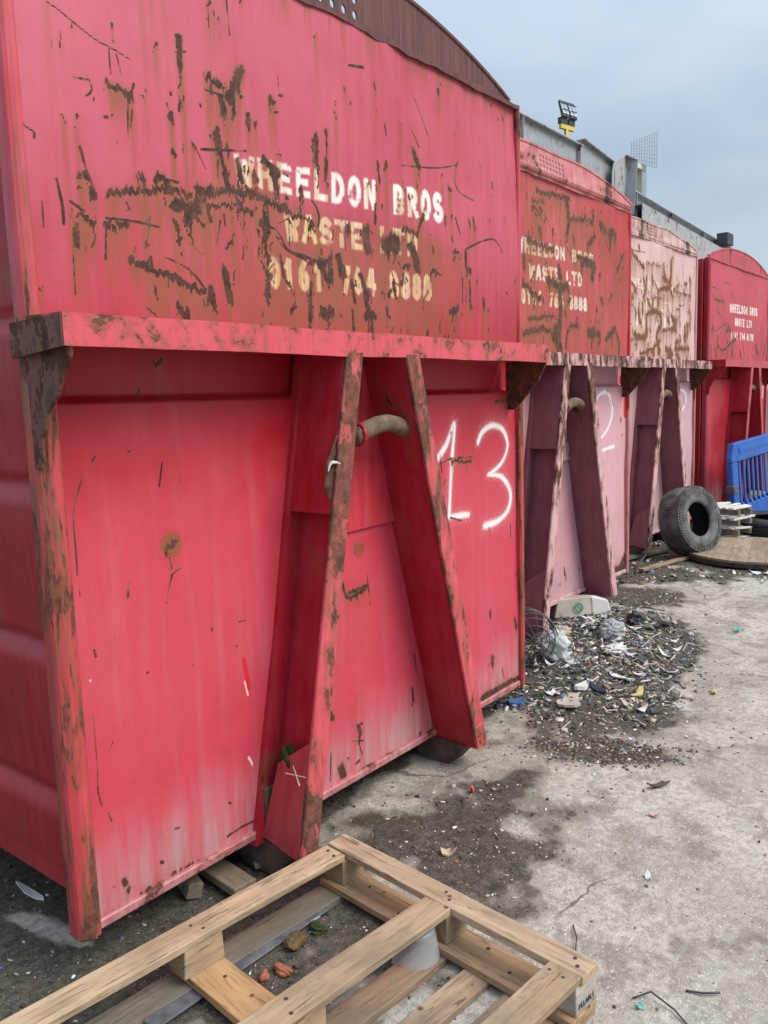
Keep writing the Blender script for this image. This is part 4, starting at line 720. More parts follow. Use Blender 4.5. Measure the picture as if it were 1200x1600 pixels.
MB().box(.20, .40, -.1, .1, 0, zb+.62).build('post', M['cream'], ms); MB().box(-.65, .50, -.13, .13, zb+.62, zb+.78).build('crossbar', M['cream'], ms)
b = MB()
for i in range(11):
    u = i/10; x = -.55+u*1.55; b.tube([(x, -.05-.25*u, zb+.80-.0*u), (x, -.05-.25*u, zb+1.35+.62*u)], .011, 4)
for j in range(9):
    v = j/8; b.tube([(-.55, -.05, zb+.80+.55*v), (1.0, -.30, zb+.80+1.17*v)], .011, 4)
b.build('mesh_panel', M['wire'], ms)
b = MB()
for i in range(4): b.tube([(.12+.11*i, -.15, zb-.6), (.12+.11*i, -.15, zb+.80)], .010, 4)
for j in range(13): b.tube([(.12, -.15, zb-.6+j*.115), (.45, -.15, zb-.6+j*.115)], .010, 4)
b.build('lower_mesh', M['wire'], ms)
db = MB().box(-.55,.55,-.3,.3,-.35,.35).build('dark_cabinet', M['black'], None, bevel=.02); db.location = (28.9, 6.9, 6.42); db.scale = (.6, .6, .55); tag(db, 'dark box sitting on the far end of the long girder', 'box')

# ------------------------------------------------------------------ pallet (lying upside down, base frame on top)
PW = {}
for nm, li, dk, ax, gr_ in (('frame_e2', (.55,.41,.265), (.38,.26,.155), 'x', .35), ('frame_e1', (.57,.435,.295), (.41,.29,.185), 'y', .25), ('stringer', (.50,.33,.19), (.36,.225,.12), 'y', .25), ('deck', (.45,.335,.22), (.30,.205,.13), 'x', .5), ('grey', (.27,.235,.19), (.17,.145,.115), 'x', .6), ('block', (.50,.36,.235), (.36,.25,.155), 'x', .3), ('orange', (.58,.36,.185), (.44,.25,.115), 'y', .12), ('pale', (.56,.53,.46), (.45,.41,.34), 'x', .3)):
    PW[nm] = wood_mat('wood_'+nm, li, dk, ax, gr_)
gzp = -.1475
pal = empty('wooden_pallet', (.80, -.235, gzp), (0, 0, math.atan2(.101, -.995)))
tag(pal, 'bare wooden pallet lying upside down on the ground in front', 'pallet')
# local x = long side (away from the corner), local y = short side; y axis points the other way, so mirror with minus
def pb(name, mat, x0, x1, y0, y1, z0, z1, bev=.0018, yaw=0., parent=None):
    cx, cy, cz = (x0+x1)/2, (y0+y1)/2, (z0+z1)/2
    hx, hy, hz = (x1-x0)/2, (y1-y0)/2, (z1-z0)/2; al = hx >= hy; hl, hs = (hx, hy) if al else (hy, hx); V = []; F = []; ns_ = 6 if hl > .2 else 1; tw = random.uniform(-.012, .012)
    for i in range(ns_+1):
        u = -hl+2*hl*i/ns_; e = .0016 if hl > .2 else .0005; bow = random.uniform(-.0012, .0012); k = .0022
        for (a_, b_) in ((-1,-1),(1,-1),(1,1),(-1,1)):
            v = a_*(hs+random.uniform(-e, e)); z_ = b_*hz+random.uniform(-e*.5, e*.5)+bow+tw*u*a_*hs; uu = u+(random.uniform(-.003, .003) if i in (0, ns_) else 0)
            V.append((uu, v, z_) if al else (-v, uu, z_))
    for i in range(ns_):
        for q in range(4): F.append((i*4+q, (i+1)*4+q, (i+1)*4+(q+1) % 4, i*4+(q+1) % 4))
    F += [(0,1,2,3), (ns_*4+3, ns_*4+2, ns_*4+1, ns_*4)]
    o = MB().add(V, F).build(name, mat, parent or pal, bevel=bev)
    o.location = (cx, cy, cz); o.rotation_euler = (random.uniform(-.004,.004), random.uniform(-.004,.004), yaw+random.uniform(-.006,.006)); return o
Hh = .1455
rows = ((0, .088), (.415, .508), (.828, .916)); cols = ((.0, .125), (.535, .66), (1.075, 1.2))
for (a, b_) in ((.0, .098), (.285, .375), (.43, .52), (.585, .665), (.715, .795), (.835, .916)):
    pb('deck_board', PW['grey'] if a == 0 else PW['deck'], .0, 1.2, a, b_, 0, .021)
for k, (a, b_) in enumerate(cols):
    pb('stringer_board', PW['orange'] if k == 1 else PW['stringer'], a, b_-.01, .0, .916, .0215, .0435)
for i, (ra, rb) in enumerate(rows):
    for j, (ca, cb) in enumerate(cols):
        pb('block', PW['pale'] if (i == 2 and j == 0) else PW['block'], ca+.002, cb-.03 if j == 0 else cb, ra+.001, rb-.001 if i != 2 else rb-.002, .044, .1225)
pb('frame_board', PW['frame_e1'], .0, .076, -.003, .919, .123, Hh)
pb('frame_board', PW['frame_e1'], 1.124, 1.2, -.003, .919, .123, Hh)
for i, (ra, rb) in enumerate(rows): pb('frame_board', PW['frame_e2'], .079, 1.121, ra, rb, .123, Hh-.001)
M['nail'] = plain_mat('nail_head', (.05,.035,.028), (.09,.06,.045), 30, .7)
nailm = MB().lathe([(0,.0012),(.0052,.0008),(.0058,-.001)], 8, False)
nm_ = nailm.build('nail', M['nail'], pal); nm_.location = (.03, .02, Hh)
for (x, y) in [(.05,.07),(.025,.45),(.052,.48),(.03,.87),(.05,.89),(.105,.03),(.11,.065),(.10,.43),(.105,.485),(.125,.44),(.13,.492),(.105,.845),(.11,.885),(.6,.03),(.585,.065),(.60,.44),(.62,.485),(.6,.85),(.58,.89),(1.1,.03),(1.1,.07)]:
    c_ = nm_.copy(); col.objects.link(c_); c_.parent = pal; c_.location = (x+random.uniform(-.004,.004), y, Hh+(.0 if x < .077 else -.001))
for (x, y) in [(.04,.15),(.08,.31),(.03,.6),(.07,.7),(.58,.15),(.62,.32)]:
    c_ = nm_.copy(); col.objects.link(c_); c_.parent = pal; c_.location = (x, y, .0437)
# branded lettering on the near block
LT = MB()
def letters(txt, x0, z0, cw, h, y):
    for k, ch in enumerate(txt):
        for s in GL.get(ch, []):
            for m in range(0, len(s)-2, 2):
                a = (x0+cw*(k+.15+.7*s[m]), y, z0+h*s[m+1]); b2 = (x0+cw*(k+.15+.7*s[m+2]), y, z0+h*s[m+3])
                d = Vector(b2)-Vector(a)
                if d.length > 1e-4: LT.bar(a, b2, Vector((-d.z,0,d.x)).normalized()*.0011, (0,.0004,0))
GL['I'] = [[.5,0,.5,1]]; GL['Z'] = [[.1,1,.9,1],[.9,1,.1,0],[.1,0,.9,0]]; GL['F'] = [[.15,0,.15,1],[.2,1,.9,1],[.2,.5,.7,.5]]; GL['P'] = [[.15,0,.15,1], arc(.4,.74,.4,.26,84,-84)]
letters('PELABLE', .085, .060, -.0105, .013, .9155)
LT.build('stamp_lettering', M['black'], pal)

# ------------------------------------------------------------------ clear pot, planks and lumps near the pallet
t = MT('clear_plastic')
tr = t.n.new('ShaderNodeBsdfTransparent'); tr.inputs[0].default_value = (.93,.94,.95,1); mxs = t.n.new('ShaderNodeMixShader'); mxs.inputs[0].default_value = .20
t.out((.70,.72,.74), .12, t.bump(t.noise(40, 3), .2, .002), .5); t.lk(tr.outputs[0], mxs.inputs[1]); t.lk(t.b.outputs[0], mxs.inputs[2]); t.lk(mxs.outputs[0], t.n['Material Output'].inputs[0]); M['clear'] = t.m
pot = MB().lathe([(.0,.098),(.036,.098),(.043,.095),(.045,.09),(.057,.012),(.062,.010),(.063,.0),(.060,.0),(.0595,.008),(.0555,.010),(.0435,.088),(.041,.0945),(.0,.0955)], 40, False).build('plastic_pot', M['clear'], None, True)
pot.scale = (1.12,1.12,1.12); pot.location = (.60, -.668, ground_at(.60, -.668)+.004); pot.rotation_euler = (.05, -.06, 0); tag(pot, 'clear plastic pot upside down inside the pallet frame', 'plastic pot')

def board(name, label, a, b, wd, th, mat, z=0., tilt=0., cat='plank', group=None, sag=0.):
    a = np.array(a, float); b = np.array(b, float); L = float(np.hypot(*(b-a))); m = (a+b)/2
    o = MB().box(-L/2, L/2, -wd/2, wd/2, 0, th).build(name, mat, None, bevel=.003)
    za, zb_ = ground_at(*a)+z, ground_at(*b)+z
    o.location = (m[0], m[1], max((za+zb_)/2, z-.15)+.002); o.rotation_euler = (tilt, 0, math.atan2(b[1]-a[1], b[0]-a[0])); tag(o, label, cat, group); return o
board('timber_plank', 'weathered timber plank poking out under the nearest container', (.52, -.06), (.60, .75), .085, .03, PW['deck'], .012)
board('timber_plank', 'dark wet board lying below the A-frame foot of the nearest container', (.70, -.02), (.98, .5), .16, .018, PW['grey'], .004)
board('timber_offcut', 'short timber offcut lying under the nearest container', (.41, .06), (.47, .22), .05, .05, PW['grey'], .006, .25, 'offcut')
board('timber_plank', 'long thin batten on the ground before the leaning tyre', (5.42, .58), (6.25, .42), .05, .025, PW['deck'], .008)
board('timber_plank', 'dark plank lying in the shade beneath the pale pink container', (5.55, .95), (6.4, .72), .09, .03, PW['grey'], .010)
board('timber_plank', 'second dark plank wedged behind the leaning tyre', (5.75, 1.15), (6.5, .95), .07, .05, PW['grey'], .010, .3)
board('slate_sheet', 'dark grey sheet of slate lying under the pallet', (.0, -.28), (.62, -.30), .05, .008, plain_mat('slate', (.06,.065,.07), (.13,.135,.14), 20, .75), .004, 0, 'sheet')

def lump(name, label, x, y, size, mat, squash=.7, cat='stone', group=None, seed=0, z=0., n=9, jag=.25):
    r = np.random.default_rng(seed+int(abs(x)*1000)+int(abs(y)*777)); V = []; F = []; m = n*2
    for j in range(n):
        th = math.pi*j/(n-1)
        for i in range(m):
            a = 2*math.pi*i/m; k = 1+jag*(float(vnoise(np.array([math.cos(a)*math.sin(th)*1.7+9+seed]), np.array([math.sin(a)*math.sin(th)*1.7+math.cos(th)*1.3+5]), seed)[0])-.5)*2+r.normal(0, jag*.12)
            V.append((size[0]*k*math.sin(th)*math.cos(a), size[1]*k*math.sin(th)*math.sin(a), size[2]*k*math.cos(th)))
    for j in range(n-1):
        for i in range(m): F.append((j*m+i, (j+1)*m+i, (j+1)*m+(i+1) % m, j*m+(i+1) % m))
    o = MB().add(V, F).build(name, mat, None, False); o.location = (x, y, ground_at(x, y)+size[2]*squash+z); o.rotation_euler = (0, 0, r.uniform(0, 6.28)); tag(o, label, cat, group); return o
M['brick'] = plain_mat('broken_brick', (.30,.085,.045), (.42,.15,.085), 25, .9, bump=.5)
M['stone'] = plain_mat('grey_stone', (.22,.205,.185), (.38,.36,.33), 20, .9, bump=.5)
M['dstone'] = plain_mat('dark_stone', (.05,.046,.042), (.11,.10,.09), 20, .85, bump=.5)
M['earth'] = plain_mat('brown_clod', (.075,.045,.022), (.17,.105,.05), 35, .95, bump=.8)
lump('brick_piece', 'orange brick piece inside the pallet next to the brown clod', .345, -.40, (.030,.015,.014), M['brick'], cat='brick')
lump('brick_piece', 'smaller orange brick piece at the edge of the pallet board', .30, -.375, (.020,.012,.012), M['brick'], cat='brick')
lump('earth_clod', 'brown fibrous clod of earth lying inside the pallet', .44, -.35, (.034,.024,.017), M['earth'], cat='clod', jag=.5)
M['moss'] = plain_mat('green_moss', (.012,.022,.004), (.040,.058,.012), 60, .95, bump=.8)
lump('moss_clump', 'small bright green moss clump under the pallet boards', .53, -.36, (.028,.02,.010), M['moss'], cat='moss', jag=.5)
# moss pocket in the foot of the left channel
ms_ = lump('moss_clump', 'dark green moss growing in the foot of the A-frame', .69, -.085, (.020,.030,.034), M['moss'], cat='moss', jag=.7, n=12); ms_.location = (.704, -.085, .255)
M['whitebit'] = plain_mat('dirty_white', (.34,.31,.25), (.50,.47,.40), 14, .7, bump=.3)
o = MB().tube([(.664,-.150,.262),(.660,-.178,.205)], [.0014,.0028], 5).tube([(.652,-.128,.236),(.672,-.196,.232)], [.0022,.0014], 5).build('plant_stem', M['whitebit'], None); tag(o, 'pale crossed dry stems stuck in the foot of the A-frame', 'dry stems')

# ------------------------------------------------------------------ tyres
def rubber(name, a, b):
    t = MT(name); n = t.noise(9, 5, .6); n2 = t.noise(70, 4, .65)
    c = t.mix(t.ss(n, .35, .68), a, b); c = t.mix(t.ss(n2, .55, .75, 0, .5), c, (.20,.19,.175)); return t.out(c, .78, t.bump(n2, .4, .002), .4)
M['rub'] = rubber('dusty_rubber', (.055,.056,.054), (.165,.163,.155)); M['rub2'] = rubber('black_rubber', (.014,.014,.015), (.035,.035,.036)); M['tin'] = plain_mat('tyre_inside', (.010,.010,.010), (.022,.021,.02), 8, .8)
def tyre(label, R, rw, Wd, mat, lugs=True):
    root = empty('tyre'); tag(root, label, 'tyre', 'old tyres'); h = Wd/2
    prof = [(R-.035, -h), (R-.010, -h*.86), (R-.004, -h*.5), (R, 0), (R-.004, h*.5), (R-.010, h*.86), (R-.035, h), (R-.07, h*1.06), ((R+rw)/2, h*1.07), (rw+.03, h*.98), (rw+.012, h*.90), (rw, h*.80), (rw+.004, h*.72)]
    MB().lathe(prof, 72, False).build('casing', mat, root, True)
    MB().lathe([(rw, -h*.80), (rw+.012, -h*.90), (rw+.03, -h*.98), ((R+rw)/2, -h*1.07), (R-.07, -h*1.06), (R-.035, -h)], 72, False).build('inner_sidewall', mat, root, True)
    MB().lathe([(rw+.004, h*.72), (rw+.05, h*.86), (R-.05, h*.8), (R-.03, 0), (R-.05, -h*.8), (rw+.05, -h*.86), (rw, -h*.80)], 60, False).build('liner', M['tin'], root, True)
    MB().lathe([(rw+.055, h*1.03), (rw+.06, h*1.075), (rw+.066, h*1.03)], 72, False).build('bead_ring', mat, root, True)
    b = MB(); r = np.random.default_rng(4)
    if lugs:
        for k in range(72):
            for row, (z0, z1, ro) in enumerate(((-h*.97, -h*.52, R-.010), (-h*.46, -h*.06, R), (.0, h*.42, R), (h*.48, h*.97, R-.010))):
                a = 2*math.pi*(k+.5*(row % 2))/72; da = 2*math.pi/72*.36
                P8 = []
                for zq, rr in ((z0, ro-.012), (z1, ro-.012)):
                    pass
                sk = .25*da*(1 if row < 2 else -1)
                for ra in (ro-.012, ro+.0045):
                    for (aa, zq) in ((a-da-sk, z0), (a+da-sk, z0), (a+da+sk, z1), (a-da+sk, z1)): P8.append((ra*math.cos(aa), ra*math.sin(aa), zq))
                b.hexa(P8)
            a = 2*math.pi*k/72; da = 2*math.pi/72*.30; P8 = []
            for (ra, zq) in ((R-.075, h*1.065), (R-.030, h*1.0)):
                pass
            for dz in (-.006, .007):
                for (aa, ra, zq) in ((a-da, R-.070, h*1.06), (a+da, R-.070, h*1.06), (a+da, R-.022, h*.96), (a-da, R-.022, h*.96)): P8.append((ra*math.cos(aa), ra*math.sin(aa), zq+dz))
            b.hexa(P8)
        b.build('tread_blocks', mat, root)
    else:
        for z in (-h*.6, -h*.2, h*.2, h*.6): b.lathe([(R-.006, z-.014), (R+.005, z-.012), (R+.005, z+.012), (R-.006, z+.014)], 72, False)
        b.build('tread_ribs', mat, root)
    return root
ty = tyre('worn grey off-road tyre standing against the pale pink container', .300, .150, .225, M['rub'])
nrm = Vector((math.cos(math.radians(252)), math.sin(math.radians(252)), .24)).normalized()
ty.rotation_euler = nrm.to_track_quat('Z', 'Y').to_euler(); ty.location = (6.26, .47, gz(6.2)+.300*.94+.045)
t2 = tyre('black car tyre lying flat beside the wooden disc', .335, .19, .19, M['rub2'], False); t2.location = (7.52, .10, gz(7.5)+.115); t2.rotation_euler = (.05, -.03, 0)

# ------------------------------------------------------------------ wooden disc (end of a cable drum)
wd_ = empty('wooden_disc', (6.50, .02, gz(6.5)+.03), (.012, -.022, .2)); tag(wd_, 'weathered round wooden disc lying on the ground by the tyre', 'disc')
M['disc'] = wood_mat('wood_disc', (.43,.33,.24), (.30,.215,.15), 'x', .35); M['rim'] = plain_mat('disc_rim', (.035,.03,.026), (.08,.065,.052), 20, .9)
Rd = .56; nb = 8
for k in range(nb):
    y0 = -Rd+2*Rd*k/nb+.001; y1 = -Rd+2*Rd*(k+1)/nb-.001; pts = []
    for q in range(9): y = y0+(y1-y0)*q/8; pts.append((math.sqrt(max(Rd*Rd-y*y, 1e-6)), y, .022))
    for q in range(8, -1, -1): y = y0+(y1-y0)*q/8; pts.append((-math.sqrt(max(Rd*Rd-y*y, 1e-6)), y, .022))
    MB().prism(pts[::-1], (0,0,.02+.001*(k % 2))).build('plank', M['disc'], wd_)
MB().lathe([(0,-.012),(Rd-.02,-.012),(Rd+.004,-.006),(Rd+.006,.018),(0,.0215)], 64, False).build('under_layer', M['rim'], wd_)
MB().lathe([(Rd-.004,-.012),(Rd+.012,-.012),(Rd+.012,.026),(Rd-.004,.026)], 64).build('metal_band', M['rim'], wd_)

# ------------------------------------------------------------------ stack of white battens
st_ = empty('batten_stack', (7.12, .42, gz(7)), (0, 0, math.radians(-16))); tag(st_, 'stack of white wooden battens and spacers behind the leaning tyre', 'batten stack')
M['wbat'] = plain_mat('white_batten', (.55,.53,.49), (.70,.68,.64), 16, .75, speck=(.25,.2,.15))
for lv in range(4):
    for k in range(5):
        o = MB().box(-.17,.17,-.02,.02,0,.018).build('batten', M['wbat'], st_, bevel=.002); o.location = (random.uniform(-.03,.03)+.02*k, -.17+.085*k, .05+lv*.095+random.uniform(-.006,.006)); o.rotation_euler = (random.uniform(-.08,.08), random.uniform(-.05,.05), random.uniform(-.12,.12))
    for x in (-.10, .10):
        o = MB().box(-.02,.02,-.21,.21,0,.05).build('spacer', PW['grey'], st_, bevel=.002); o.location = (x, 0, lv*.095-.002)

# ------------------------------------------------------------------ blue plastic barrier
M['blue'] = plain_mat('blue_plastic', (.012,.085,.36), (.022,.12,.44), 5, .42, bump=.12, spec=.45)
M['blue2'] = plain_mat('blue_plastic_inner', (.010,.06,.27), (.018,.09,.34), 5, .5)
M['grime'] = plain_mat('grey_clip', (.06,.065,.07), (.12,.12,.12), 8, .7)
br = empty('plastic_barrier', (7.78, .53, gz(8)+.03), (math.radians(-3), math.radians(-4), math.radians(-9))); tag(br, 'bright blue slatted plastic barrier standing before the crimson container', 'barrier')
BL, BH = 2.0, .86
def frame_poly(): return [(.0,0,.14),(.10,0,.0),(BL-.10,0,.0),(BL,0,.14),(BL,0,BH-.16),(BL-.07,0,BH),(.07,0,BH),(.0,0,BH-.16)]
MB().prism([(.10,-.035,.0),(BL-.1,-.035,.0),(BL-.04,-.035,.19),(.06,-.035,.19)], (0,.07,0)).build('bottom_rail', M['blue'], br, bevel=.01)
MB().prism([(.0,-.035,BH-.20),(BL,-.035,BH-.20),(BL,-.035,BH-.15),(BL-.07,-.035,BH),(.07,-.035,BH),(.0,-.035,BH-.15)], (0,.07,0)).build('top_rail', M['blue'], br, bevel=.01)
MB().prism([(.16,-.041,BH-.11),(BL-.16,-.041,BH-.11),(BL-.16,-.041,BH-.055),(.16,-.041,BH-.055)], (0,.008,0)).build('rail_rib', M['blue'], br, bevel=.003)
for s, x in ((1, 0), (-1, BL)):
    MB().prism([(x,-.034,.14),(x+s*.10,-.034,.0),(x+s*.13,-.034,.2),(x+s*.13,-.034,BH-.2),(x,-.034,BH-.2)], (0,.068,0)).build('end_post', M['blue'], br, bevel=.008)
    o = MB().box(x-.015,x+.09,-.045,.045,.34,.43).build('clip', M['grime'], br, bevel=.006)
ns = 16
for k in range(ns):
    x = .17+(BL-.34)*(k+.5)/ns
    MB().prism([(x-.019,-.010,.185),(x+.019,-.010,.185),(x+.019,-.010,BH-.195),(x-.019,-.010,BH-.195)], (0,.018,0)).build('slat', M['blue'], br, bevel=.006)
    MB().prism([(x-.028,-.04,.175),(x+.028,-.04,.175),(x+.018,-.026,.225),(x-.018,-.026,.225)], (0,.02,0)).build('slat_foot', M['blue'], br, bevel=.004)
for x in (.22, BL-.3):
    MB().prism([(x,-.02,.02),(x+.05,-.02,.02),(x+.07,-.15,-.07),(x+.16,-.24,-.085),(x+.13,-.26,-.085),(x+.02,-.16,-.075)], (0,.02,.012)).build('foot', M['yellow'], br, bevel=.003)
ye = MB().prism([(0,0,0),(.22,0,0),(.24,0,.10),(.19,0,.22),(.06,0,.20),(-.02,0,.09)], (0,.18,0)).build('yellow_can', M['yellow'], None, bevel=.02); ye.location = (9.25, .62, gz(9)-.0); tag(ye, 'dented yellow plastic can on the ground behind the blue barrier', 'can')
rd = MB().prism([(0,0,0),(.12,.02,0),(.15,.08,0),(.05,.10,0)], (0,0,.015)).build('red_plastic_piece', plain_mat('red_plastic', (.45,.06,.06), (.55,.12,.10), 9, .5), None, bevel=.004); rd.location = (8.75, .35, gz(8.7)+.012); tag(rd, 'flat pinkish red plastic piece on the dirt by the barrier foot', 'plastic piece')

# ------------------------------------------------------------------ rubbish by the second container
M['card'] = plain_mat('weathered_card', (.36,.31,.26), (.48,.43,.37), 8, .85, bump=.25)
M['card2'] = plain_mat('pale_card', (.52,.49,.45), (.62,.60,.56), 6, .8)
bx = empty('cardboard_box', (3.80, .52, ground_at(3.8, .45)-.0), (math.radians(-8), math.radians(6), math.radians(-38))); tag(bx, 'crushed pale cardboard carton with green print under the second container', 'carton')
MB().hexa([(-.02,0,0),(.25,-.01,0),(.25,.17,0),(-.02,.18,0),(-.0,.0,.125),(.24,.01,.15),(.235,.16,.15),(.0,.17,.13)]).build('carton_body', M['card'], bx, bevel=.006)
MB().hexa([(.25,-.01,0),(.40,-.03,.0),(.41,.15,.0),(.25,.17,0),(.242,.01,.152),(.36,-.02,.135),(.35,.14,.15),(.237,.16,.152)]).build('carton_end', M['card2'], bx, bevel=.010)
MB().lathe([(.020,0),(.032,0),(.032,.002),(.020,.002)], 24).xf(Matrix.Translation((.15,-.010,.075)) @ Matrix.Rotation(math.radians(86), 4, 'X')).build('green_print', plain_mat('green_ink', (.02,.20,.10), (.03,.26,.14)), bx)
M['wireD'] = plain_mat('dark_wire', (.035,.035,.036), (.09,.088,.085), 9, .5, metal=.4)
wb = empty('wire_basket', (2.93, .25, ground_at(2.93,.25)+.13), (math.radians(78), math.radians(10), math.radians(-50))); tag(wb, 'dark wire fan guard lying in the rubbish beside the nearest container', 'wire guard')
wb.scale = (1.35, 1.35, 1.5); b = MB(); Rw = .115
for j in range(5):
    th = math.radians(12+19*j); rr = Rw*math.sin(th) if th < math.pi/2 else Rw; z = .10*math.cos(th)
    b.tube([(rr*math.cos(a), rr*math.sin(a), z) for a in np.linspace(0, 2*math.pi, 29)[:-1]], .0024, 5, True)
for k in range(3): b.tube([((Rw+.004*k)*math.cos(a), (Rw+.004*k)*math.sin(a), -.04*k) for a in np.linspace(0, 2*math.pi, 29)[:-1]], .003, 5, True)
b.build('ring_wires', M['wireD'], wb)
b = MB()
for k in range(12):
    a = 2*math.pi*k/12; pts = []
    for q in range(7): th = math.radians(8+82*q/6); pts.append((Rw*math.sin(th)*math.cos(a), Rw*math.sin(th)*math.sin(a), .10*math.cos(th)))
    pts.append((1.05*Rw*math.cos(a), 1.05*Rw*math.sin(a), -.09)); b.tube(pts, .0022, 5)
b.build('meridian_wires', M['wireD'], wb)
def crumple(name, label, x, y, size, mat, seed, cat, z=0., n=22, amp=.35, rot=0.):
    th, ph = np.meshgrid(np.linspace(0.02, math.pi-.02, n), np.linspace(0, 2*math.pi, 2*n), indexing='ij')
    nx = np.sin(th)*np.cos(ph); ny_ = np.sin(th)*np.sin(ph); nz2 = np.cos(th)
    k = 1+amp*(np.abs(fbm(nx*2.6+ny_*1.9+9, nz2*2.6-ny_*1.7+seed, seed, 4)-.5)*5-.7)+amp*.5*(np.abs(fbm(ny_*5+nx*3+4, nz2*5-nx*4+seed, seed+3, 3)-.5)*4-.5)
    V = np.stack([nx*k*size[0], ny_*k*size[1], nz2*k*size[2]], 2)
    o = grid_obj(name, V, 2*n, n, mat, None, smooth=True); o.location = (x, y, ground_at(x, y)+size[2]*.75+z); o.rotation_euler = (0, 0, rot); tag(o, label, cat); return o
t = MT('bag_film'); tr = t.n.new('ShaderNodeBsdfTranslucent'); tr.inputs[0].default_value = (.7,.72,.74,1); mxs = t.n.new('ShaderNodeMixShader'); mxs.inputs[0].default_value = .3
t.out(t.mix(t.ss(t.noise(9, 4), .4, .7), (.60,.62,.64), (.72,.73,.74)), .32, t.bump(t.noise(24, 5, .6), .6, .01), .5); t.lk(t.b.outputs[0], mxs.inputs[1]); t.lk(tr.outputs[0], mxs.inputs[2]); t.lk(mxs.outputs[0], t.n['Material Output'].inputs[0]); M['bag'] = t.m
crumple('plastic_bag', 'crumpled white plastic bag bulging beside the wire guard', 2.99, .13, (.07,.085,.085), M['bag'], 3, 'plastic bag', .01, 26, .34)
t = MT('film_grey'); tr = t.n.new('ShaderNodeBsdfTransparent'); mxs = t.n.new('ShaderNodeMixShader'); mxs.inputs[0].default_value = .6
t.out((.50,.51,.51), .25, t.bump(t.noise(30, 5, .6), .7, .01), .5); t.lk(tr.outputs[0], mxs.inputs[1]); t.lk(t.b.outputs[0], mxs.inputs[2]); t.lk(mxs.outputs[0], t.n['Material Output'].inputs[0]); M['film'] = t.m
crumple('plastic_film', 'crumpled clear plastic film in the middle of the rubbish', 3.52, .02, (.09,.07,.06), M['film'], 8, 'plastic film', 0, 24, .45)
crumple('black_scrap', 'crumpled black plastic scrap at the back of the rubbish heap', 3.95, .04, (.07,.05,.045), M['black'], 12, 'scrap', 0, 20, .5)
crumple('black_scrap', 'small black plastic scrap next to the clear film', 3.62, .12, (.06,.035,.03), M['black'], 14, 'scrap', .01, 18, .5)
crumple('paper_scrap', 'crumpled greyish paper on the rubbish below the clear film', 3.28, -.10, (.08,.06,.022), M['card2'], 16, 'paper', 0, 20, .5)
crumple('paper_scrap', 'crumpled pale paper tucked behind the wire guard', 3.45, .32, (.07,.05,.03), M['card'], 18, 'paper', 0, 20, .5)
def flat(name, label, x, y, sx, sy, mat, seed, cat, group=None, th=.006, curl=.01, yaw=None, z=0., jag=.25):
    r = np.random.default_rng(seed); n = 5; m = 9
    V = []; F = []
    prof = [1+r.normal(0, jag) for _ in range(m)]
    ring = [(sx*prof[k]*math.cos(2*math.pi*k/m), sy*prof[k]*math.sin(2*math.pi*k/m)) for k in range(m)]
    tx, ty_ = r.normal(0, .5), r.normal(0, .5)
    def zc(u, v): return curl*(abs(u/sx)**2+.4*(u/sx)*(v/sy))+tx*u*.35+ty_*v*.35
    V = [(u*.5, v*.5, zc(u*.5, v*.5)+th) for u, v in ring]+[(u, v, zc(u, v)+th) for u, v in ring]+[(u, v, zc(u, v)) for u, v in ring]+[(0,0,th),(0,0,0)]
    for k in range(m):
        j = (k+1) % m; F += [(k, m+k, m+j, j), (m+k, 2*m+k, 2*m+j, m+j), (3*m, k, j), (3*m+1, 2*m+j, 2*m+k)]
    mz = min(q[2] for q in V)
    o = MB().add(V, F).build(name, mat, None); o.location = (x, y, ground_at(x, y)-mz*.8+z); o.rotation_euler = (0, 0, r.uniform(0, 6.28) if yaw is None else yaw); tag(o, label, cat, group); return o
M['wplastic'] = plain_mat('white_plastic', (.60,.60,.59), (.76,.76,.75), 10, .5)
M['bluebit'] = plain_mat('blue_scrap', (.04,.12,.30), (.10,.20,.40), 10, .6); M['navy'] = plain_mat('navy_cloth', (.012,.018,.04), (.03,.04,.075), 20, .9)
M['redbit'] = plain_mat('red_scrap', (.42,.03,.03), (.5,.08,.06), 10, .5); M['tealbit'] = plain_mat('teal_scrap', (.12,.40,.42), (.25,.55,.55), 10, .5); M['greenbit'] = plain_mat('green_scrap', (.02,.28,.16), (.04,.36,.22), 10, .5)
M['yelbit'] = plain_mat('ochre_scrap', (.5,.36,.12), (.6,.48,.22), 10, .6); M['orgbit'] = plain_mat('tan_card', (.45,.31,.2), (.55,.42,.30), 10, .8)
